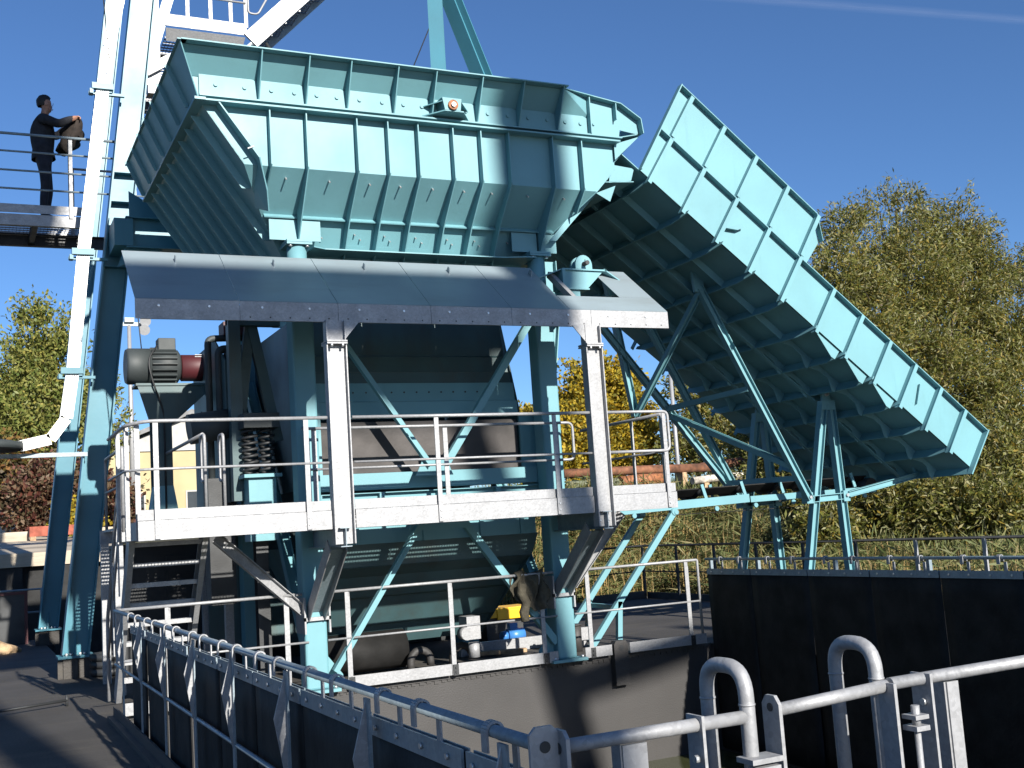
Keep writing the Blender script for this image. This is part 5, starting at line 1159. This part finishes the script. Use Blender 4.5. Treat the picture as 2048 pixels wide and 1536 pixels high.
def tree(name, label, foot, lobes, m, n_tw, per, tw_len, leaf, width, droop=.2, upb=.2, trunk_r=.25, group=None, cat='tree', gap=.25, limbs=9, twigmesh=True):
    foot = V3(foot); t = thing(name, label, cat, foot, group)
    P, A, B, base, dv = twigs(lobes, n_tw, per, tw_len, leaf, width, droop, upb, gap)
    quads('crown', P, A, B, m, t)
    tr = MB(); L = sorted(lobes, key=lambda l: -l[2]); top = V3(L[0][:3])
    tr.tube([foot - [0, 0, .3], foot + (top - foot) * .15 + [.1, 0, 0], foot + (top - foot) * .45 + [-.15, .1, 0], foot + (top - foot) * .8, top + [0, 0, L[0][5] * .5]], [trunk_r * 1.3, trunk_r, trunk_r * .75, trunk_r * .4, .02], 9)
    for i in range(limbs):
        l = lobes[i % len(lobes)]; e_ = V3(l[:3]) + rng.normal(size=3) * np.array(l[3:6]) * .45; s_ = foot + (top - foot) * (.15 + .5 * rng.random())
        mid = (s_ + e_) / 2 + [0, 0, -.1 * np.linalg.norm(e_ - s_)]; tr.tube([s_, mid, e_], [trunk_r * .4, trunk_r * .25, .02], 6)
    if twigmesh:
        for i in rng.choice(len(base), min(len(base), 110), replace=False):
            tr.tube([base[i] - dv[i] * .8, base[i], base[i] + dv[i] * .8], [.012, .009, .003], 4, cap=False)
    tr.obj('trunk', BARK, t); return t
def lobe(px, py, r, Y, ry=None, rz=None):
    c = at(px, py, Y=Y); depth = c[0] * .435 + c[1] * .892; s = r * depth / FPX
    return (c[0], c[1], c[2], s, s * (ry or 1), s * (rz or 1))
def gz(x, y): return terr_h(x, y)
WIL = leafmat('willow_leaves', [(.055, .07, .014), (.13, .14, .026), (.21, .205, .06), (.095, .11, .022), (.26, .185, .03), (.28, .28, .16), (.15, .135, .022)], .5, .38)
YELL = leafmat('yellow_leaves', [(.20, .16, .02), (.42, .30, .02), (.34, .21, .015), (.15, .15, .03), (.46, .34, .03), (.12, .13, .03)], .6, .35)
GRN = leafmat('poplar_leaves', [(.07, .10, .02), (.15, .17, .04), (.22, .21, .06), (.10, .13, .03), (.29, .25, .06)], .5, .25)
REDL = leafmat('red_shrub_leaves', [(.06, .02, .018), (.13, .045, .03), (.09, .06, .03), (.16, .11, .07), (.05, .045, .02)], .6, .25)
ORL = leafmat('orange_leaves', [(.13, .06, .02), (.22, .11, .03), (.12, .11, .03), (.08, .07, .02)], .6, .25)
# big willow by the right bank: many lobes down to the ground
wl = [lobe(1700, 470, 60, 26), lobe(1795, 445, 62, 27), lobe(1900, 480, 80, 27), lobe(1960, 540, 75, 26), lobe(1680, 560, 75, 25), lobe(1790, 560, 110, 26), lobe(1900, 620, 120, 26), lobe(2030, 700, 110, 25), lobe(1730, 680, 110, 25), lobe(1860, 760, 130, 25), lobe(1990, 830, 130, 24.5), lobe(1700, 810, 105, 25), lobe(1790, 900, 130, 24), lobe(1920, 970, 140, 23), lobe(2070, 960, 140, 22), lobe(1660, 930, 90, 25), lobe(2090, 560, 70, 28)]
c = at(1830, 1060, Y=26); tree('willow_tree', 'big bushy olive willow tree rising behind the lower end of the chute', (c[0], 26, gz(c[0], 26)), wl, WIL, 19000, 13, .62, .17, .042, .45, .75, .3, gap=.12, limbs=24)
# lower brush between willow and reeds
bl = [lobe(1560, 960, 75, 27), lobe(1640, 1010, 80, 25.5), lobe(1520, 900, 55, 30), lobe(1730, 1050, 90, 23.5), lobe(1850, 1090, 80, 21.5), lobe(1980, 1090, 80, 20), lobe(1700, 1010, 70, 22.5), lobe(1800, 1030, 80, 21), lobe(1900, 1040, 80, 20), lobe(2010, 1040, 90, 19), lobe(1650, 1060, 60, 21.5), lobe(1750, 1000, 70, 24), lobe(1850, 990, 80, 23), lobe(1960, 980, 90, 22), lobe(2060, 990, 90, 21), lobe(1580, 1020, 60, 25)]
c = at(1640, 1080, Y=25); tree('willow_bush', 'dark olive bank bush growing below the chute, between reeds and willow', (c[0], 25, gz(c[0], 25)), bl, WIL, 12000, 13, .5, .18, .05, .5, .3, .1, cat='bush', gap=.3)
# yellow tree in the gap right of the hopper leg
yl = [lobe(1180, 760, 40, 55), lobe(1230, 790, 55, 55), lobe(1170, 830, 60, 55), lobe(1255, 850, 55, 55), lobe(1210, 900, 70, 54), lobe(1130, 900, 55, 54), lobe(1280, 905, 40, 54), lobe(1090, 850, 50, 56), lobe(1060, 910, 45, 54)]
c = at(1200, 990, Y=55); tree('autumn_tree', 'golden yellow autumn tree seen between the hopper leg and canopy post', (c[0], 55, gz(c[0], 55)), yl, YELL, 5200, 12, .9, .24, .15, .3, .3, .3)
tl = [lobe(1365, 790, 36, 50), lobe(1420, 800, 50, 50), lobe(1470, 790, 45, 50), lobe(1390, 860, 55, 50), lobe(1460, 870, 60, 49), lobe(1420, 920, 60, 49), lobe(1350, 900, 30, 50), lobe(1520, 850, 50, 49)]
c = at(1420, 990, Y=50); tree('thin_tree', 'thin brownish olive tree seen through the trestle under the chute', (c[0], 50, gz(c[0], 50)), tl, WIL, 1700, 10, .8, .28, .11, .4, .3, .2, gap=0)
# left trees
pl = [lobe(75, 650, 26, 50, 1, 1.6), lobe(60, 720, 48, 50, 1, 1.4), lobe(120, 700, 36, 50, 1, 1.4), lobe(90, 790, 75, 50), lobe(30, 800, 55, 50), lobe(150, 800, 50, 50), lobe(60, 860, 80, 49), lobe(130, 870, 60, 49), lobe(0, 850, 60, 50)]
c = at(90, 1050, Y=50); tree('poplar_tree', 'light green poplar tree behind the gantry legs', (c[0], 50, gz(c[0], 50)), pl, GRN, 3000, 14, .9, .19, .10, .05, 1.0, .2, gap=.05)
pl = [lobe(205, 790, 18, 52, 1, 1.8), lobe(212, 860, 30, 52, 1, 1.3), lobe(195, 900, 25, 52)]
c = at(205, 1050, Y=52); tree('poplar_tree', 'small pale green poplar just right of the gantry leg', (c[0], 52, gz(c[0], 52)), pl, GRN, 500, 12, .7, .18, .10, .05, 1.0, .12)
for lab, pts, mm, Y in (('orange brown shrub at the left edge under the poplar', [(10, 960, 40), (20, 920, 35)], ORL, 44), ('dark red shrub on the bank behind the gantry legs', [(80, 985, 55), (120, 960, 45), (50, 1020, 45), (120, 1030, 40)], REDL, 43), ('reddish brown shrub right of the front gantry leg', [(200, 990, 40), (235, 1010, 35), (215, 1040, 30)], REDL, 42), ('small yellow green bush on the quay between the gantry legs', [(155, 1045, 22)], YELL, 40)):
    ll = [lobe(a, b, r, Y) for a, b, r in pts]; c = at(pts[0][0], pts[0][1] + 60, Y=Y); tree('shrub', lab, (c[0], Y, gz(c[0], Y)), ll, mm, 260 * len(pts), 9, .5, .2, .12, .2, .3, .05, cat='shrub', group='shrubs on the far bank', limbs=5)
# ------------------------------------------------------------------ reeds on the bank
RGR = leafmat('green_reed', [(.06, .08, .025), (.12, .14, .05), (.17, .165, .06), (.09, .11, .035), (.22, .18, .08)], .6, .3)
RDR = leafmat('dry_reed', [(.30, .20, .07), (.42, .29, .11), (.22, .14, .05), (.36, .26, .12), (.16, .12, .05)], .7, .25)
N = 52000; x = rng.uniform(9.5, 34, N); y = rng.uniform(7, 27, N)
d = np.maximum(y - 22.2, x - 14.2); ang = np.degrees(np.arctan2(x, y)) ; k = (d > .5) & (d < 4.4) & (ang > 20) & (ang < 60)
x, y, d = x[k], y[k], d[k]; zz = np.array([terr_h(a, b) for a, b in zip(x, y)]); zz = np.maximum(zz, WATERZ)
H = rng.uniform(1.2, 2.15, len(x)) * (1.15 - .15 * d) * np.where(x > 17.5, .7, 1); st = np.stack([x, y, zz], 1)
lean = np.stack([rng.normal(0, .10, len(x)), rng.normal(0, .10, len(x)), np.ones(len(x))], 1) * H[:, None]
Ps, As, Bs = [], [], []; Pd, Ad, Bd = [], [], []
side = unit(np.stack([rng.normal(size=len(x)), rng.normal(size=len(x)) * .4, np.zeros(len(x))], 1))
for s_ in range(2):                                     # stalk in two straight pieces, dry below
    c_ = st + lean * (.25 + .5 * s_); Pd.append(c_); Ad.append(lean * .27); Bd.append(side * .011)
for f in np.linspace(.35, .98, 8):
    n_ = len(x); dirv = unit(np.stack([rng.normal(size=n_), rng.normal(size=n_), rng.uniform(-.2, .9, n_)], 1)); ln = rng.uniform(.28, .6, n_)[:, None]
    b0 = st + lean * f; c_ = b0 + dirv * ln * .5 + np.array([0, 0, -.04]); A = dirv * ln * .5; B = unit(np.cross(A, rng.normal(size=(n_, 3)))) * .018
    dry = f < .5
    (Pd if dry else Ps).append(c_); (Ad if dry else As).append(A); (Bd if dry else Bs).append(B)
cc = np.concatenate
o = quads('reed_leaves', cc(Ps), cc(As), cc(Bs), RGR); o['kind'] = 'stuff'; tag(o, 'green reed leaves along the bank beyond the deck railing', 'reeds')
o = quads('reed_stalks', cc(Pd), cc(Ad), cc(Bd), RDR); o['kind'] = 'stuff'; tag(o, 'dry straw coloured reed stalks along the bank', 'reeds')
# grass / low growth on the bank tops
N = 90000; x = rng.uniform(9, 60, N); y = rng.uniform(12, 50, N); ang = np.degrees(np.arctan2(x, y)); k = (np.maximum(y - 22.2, x - 14.2) > 4.6) & (ang > 20) & (ang < 56); x, y = x[k], y[k]
zz = np.array([terr_h(a, b) for a, b in zip(x, y)]); n_ = len(x); A = np.stack([rng.normal(0, .09, n_), rng.normal(0, .09, n_), rng.uniform(.12, .34, n_)], 1); P = np.stack([x, y, zz], 1) + A * .9; B = unit(np.cross(A, rng.normal(size=(n_, 3)))) * .022
o = quads('bank_grass', P, A, B, RGR); o['kind'] = 'stuff'; tag(o, 'rough grass on the bank behind the reeds', 'grass')
# ------------------------------------------------------------------ pipes and logs on the bank
G = 'pipes and logs stacked on the bank'
def logp(a, b, Y, r, m, nm, lab, hollow=False):
    p, q = at(*a, Y=Y), at(*b, Y=Y); z = (p[2] + q[2]) / 2; mb = MB(); mb.tube([p, (p + q) / 2 + [0, 0, .02], q], r, 16); o = tag(mb.obj(nm, m), lab, 'log' if 'log' in nm else 'pipe', G)
    gz_ = terr_h((p[0] + q[0]) / 2, Y)
    for e_ in (.2, .8):                                  # sleepers carry the stack down to the bank
        c_ = p + (q - p) * e_; s = MB(); s.box(c_[0] - .08, c_[0] + .08, Y - .12, Y + .3, gz_ - .2, c_[2] - r + .02); s.obj('sleeper', WOOD, o)
logp((1125, 948), (1420, 935), 28.6, .13, RUST, 'rusty_pipe', 'long rusty pipe on the bank under the yellow tree')
logp((1400, 935), (1560, 915), 29.2, .14, RUST, 'rusty_pipe', 'dark rusty pipe on the bank behind the chute trestles')
logp((1240, 965), (1330, 958), 27.2, .17, RUSTO, 'rusty_pipe', 'short orange brown pipe end on the bank above the reeds')
logp((1385, 962), (1500, 950), 27.4, .11, mat('birch_bark', (.5, .45, .38), .8, 0, var=.3, vscale=8), 'pale_log', 'pale birch log lying on the bank above the reeds')
logp((1130, 972), (1240, 965), 27.3, .12, mat('mossy_bark', (.14, .15, .10), .9, 0, var=.2), 'mossy_log', 'greenish grey log on the bank beside the short orange pipe')
# ------------------------------------------------------------------ far things on the left bank
CREAM = mat('cream_render', (.36, .30, .17), .85, 0, var=.06, vscale=.6)
WHT = mat('white_render', (.36, .35, .33), .85, 0, var=.06); ROOF = mat('grey_roof_felt', (.18, .18, .18), .8); GLS = mat('dark_window_glass', (.03, .035, .04), .12)
c0, c1 = at(215, 955, Y=62), at(430, 950, Y=62)
BD = thing('cream_building', 'low cream building with a shallow pitched roof behind the drive motor', 'building', ((c0[0] + c1[0]) / 2, 64, 2.3))
m = MB(); m.box(c0[0], c1[0], 62, 70, 2.2, at(230, 905, Y=62)[2]); m.obj('wall', CREAM, BD)
ze = at(230, 905, Y=62)[2]; m = MB(); m.ext([(c0[0] - .5, 61.4, ze), (c1[0] - 1.2, 61.4, ze + 1.9), (c1[0] + 4, 61.4, ze), (c1[0] + 4, 61.4, ze + .22), (c1[0] - 1.2, 61.4, ze + 2.15), (c0[0] - .5, 61.4, ze + .22)], (0, 9, 0)); m.obj('roof', ROOF, BD)
m = MB(); m.ext([(c0[0], 61.9, ze), (c1[0] - 1.2, 61.9, ze + 1.8), (c1[0] + 1, 61.9, ze + .8), (c1[0], 61.9, ze)], (0, .3, 0)); m.obj('gable', WHT, BD)
for i in range(4):
    x = c0[0] + .9 + i * 1.5; wn = MB().box(x, x + .95, 61.95, 62.02, 3.6, 4.7).obj('window', WHT, BD); MB().box(x + .08, x + .87, 61.93, 61.955, 3.68, 4.62).obj('pane', GLS, wn)
c0, c1 = at(-60, 1000, Y=58), at(110, 1000, Y=58)
t = thing('white_building', 'plain whitish building half hidden behind the poplar and shrubs', 'building', ((c0[0] + c1[0]) / 2, 60, 2.3))
m = MB(); m.box(c0[0], c1[0] + 2.2, 58, 66, 2.2, at(20, 925, Y=58)[2]); m.obj('wall', WHT, t)
m = MB(); m.box(c0[0] - .3, c1[0] + 2.5, 57.7, 66.3, at(20, 925, Y=58)[2], at(20, 915, Y=58)[2]); m.obj('roof', ROOF, t)
p = at(258, 650, Y=52); g0 = gz(p[0], 52)
t = thing('floodlight_mast', 'tall thin grey mast with four floodlights behind the drive motor', 'light mast', (p[0], 52, g0))
m = MB(); m.tube([(p[0], 52, g0), (p[0], 52, p[2])], [.14, .08], 10); m.obj('pole', GALV, t)
m = MB(); m.box(p[0] - .75, p[0] + .75, 51.95, 52.05, p[2] - .05, p[2] + .12); m.box(p[0] - .2, p[0] + .2, 51.8, 52.2, p[2] + .1, p[2] + .3); m.obj('crossbar', GALVD, t)
for dx, dz in ((-.75, .15), (-.6, -.3), (.7, .2), (.65, -.2)):
    m = MB(); m.tube([(p[0] + dx, 51.9, p[2] + dz), (p[0] + dx - .06, 51.55, p[2] + dz - .1)], [.12, .24], 12); m.obj('floodlight', GALV, t)
p = at(1340, 740, Y=46); g0 = gz(p[0], 46)
m = MB(); m.tube([(p[0], 46, g0 - .2), (p[0], 46, p[2])], [.12, .09], 10); tag(m.obj('pale_pole', GALV), 'slim pale pole among the thin tree beyond the trestles', 'pole')
# pallets and planter boxes on the quay
REDB = mat('faded_red_paint', (.28, .07, .04), .8, 0, var=.2, vscale=5)
t = thing('red_bench', 'low faded red bench box on the quay behind the gantry legs', 'bench', tuple(at(115, 1085, Y=38)))
c_ = at(115, 1082, Y=38); zq = 1.82 + (38 - 30.15) * .0505
m = MB(); m.box(c_[0] - .8, c_[0] + .8, 37.8, 38.2, zq + .12, zq + .42); m.obj('box', REDB, t)
for dx in (-.7, .7):
    m = MB(); m.box(c_[0] + dx - .08, c_[0] + dx + .08, 37.8, 38.2, zq - .02, zq + .12); m.obj('foot', WOOD, t)
for px_, lab in ((15, 'pale grey concrete block on the quay at the far left'), (190, 'pale grey concrete block on the quay right of the red bench')):
    c_ = at(px_, 1088, Y=38.5); m = MB(); m.box(c_[0] - .6, c_[0] + .6, 38.3, 38.7, zq - .02, zq + .3); tag(m.obj('concrete_block', SAND, bevel=.03), lab, 'concrete block', 'blocks on the quay')

# ------------------------------------------------------------------ thin contrail high up
CM = bpy.data.materials.new('contrail_ice'); CM.use_nodes = True; n, l = CM.node_tree.nodes, CM.node_tree.links
for q in list(n):
    if q.type != 'OUTPUT_MATERIAL': n.remove(q)
tc = n.new('ShaderNodeTexCoord'); sx = n.new('ShaderNodeSeparateXYZ'); l.new(tc.outputs['Generated'], sx.inputs[0])
ms = n.new('ShaderNodeMath'); ms.operation = 'PINGPONG'; ms.inputs[1].default_value = .5; l.new(sx.outputs[1], ms.inputs[0])
nz = n.new('ShaderNodeTexNoise'); nz.inputs['Scale'].default_value = 14; nz.inputs['Detail'].default_value = 6; l.new(tc.outputs['Generated'], nz.inputs['Vector'])
mm = n.new('ShaderNodeMath'); mm.operation = 'MULTIPLY'; l.new(ms.outputs[0], mm.inputs[0]); l.new(nz.outputs['Fac'], mm.inputs[1])
m2 = n.new('ShaderNodeMath'); m2.operation = 'MULTIPLY'; m2.inputs[1].default_value = .17; l.new(mm.outputs[0], m2.inputs[0])
df = n.new('ShaderNodeBsdfTranslucent'); df.inputs[0].default_value = (.9, .9, .92, 1); tp_ = n.new('ShaderNodeBsdfTransparent'); mx = n.new('ShaderNodeMixShader')
l.new(m2.outputs[0], mx.inputs[0]); l.new(tp_.outputs[0], mx.inputs[1]); l.new(df.outputs[0], mx.inputs[2]); l.new(mx.outputs[0], n['Material Output'].inputs[0])
a, b = at(1380, -12, Z=8000), at(2200, 52, Z=8000); d = nrm(b - a); r = np.array([-d[1], d[0], 0.]) * 190
L = np.linalg.norm(b - a); me = bpy.data.meshes.new('contrail'); me.from_pydata([(0, -190, 0), (L, -190, 0), (L, 190, 0), (0, 190, 0)], [], [(0, 1, 2, 3)]); me.materials.append(CM)
o = bpy.data.objects.new('contrail', me); COL.objects.link(o); o.location = a; o.rotation_euler = (0, 0, math.atan2(d[1], d[0])); o['kind'] = 'stuff'
tag(o, 'faint white contrail streak high in the blue sky', 'contrail')
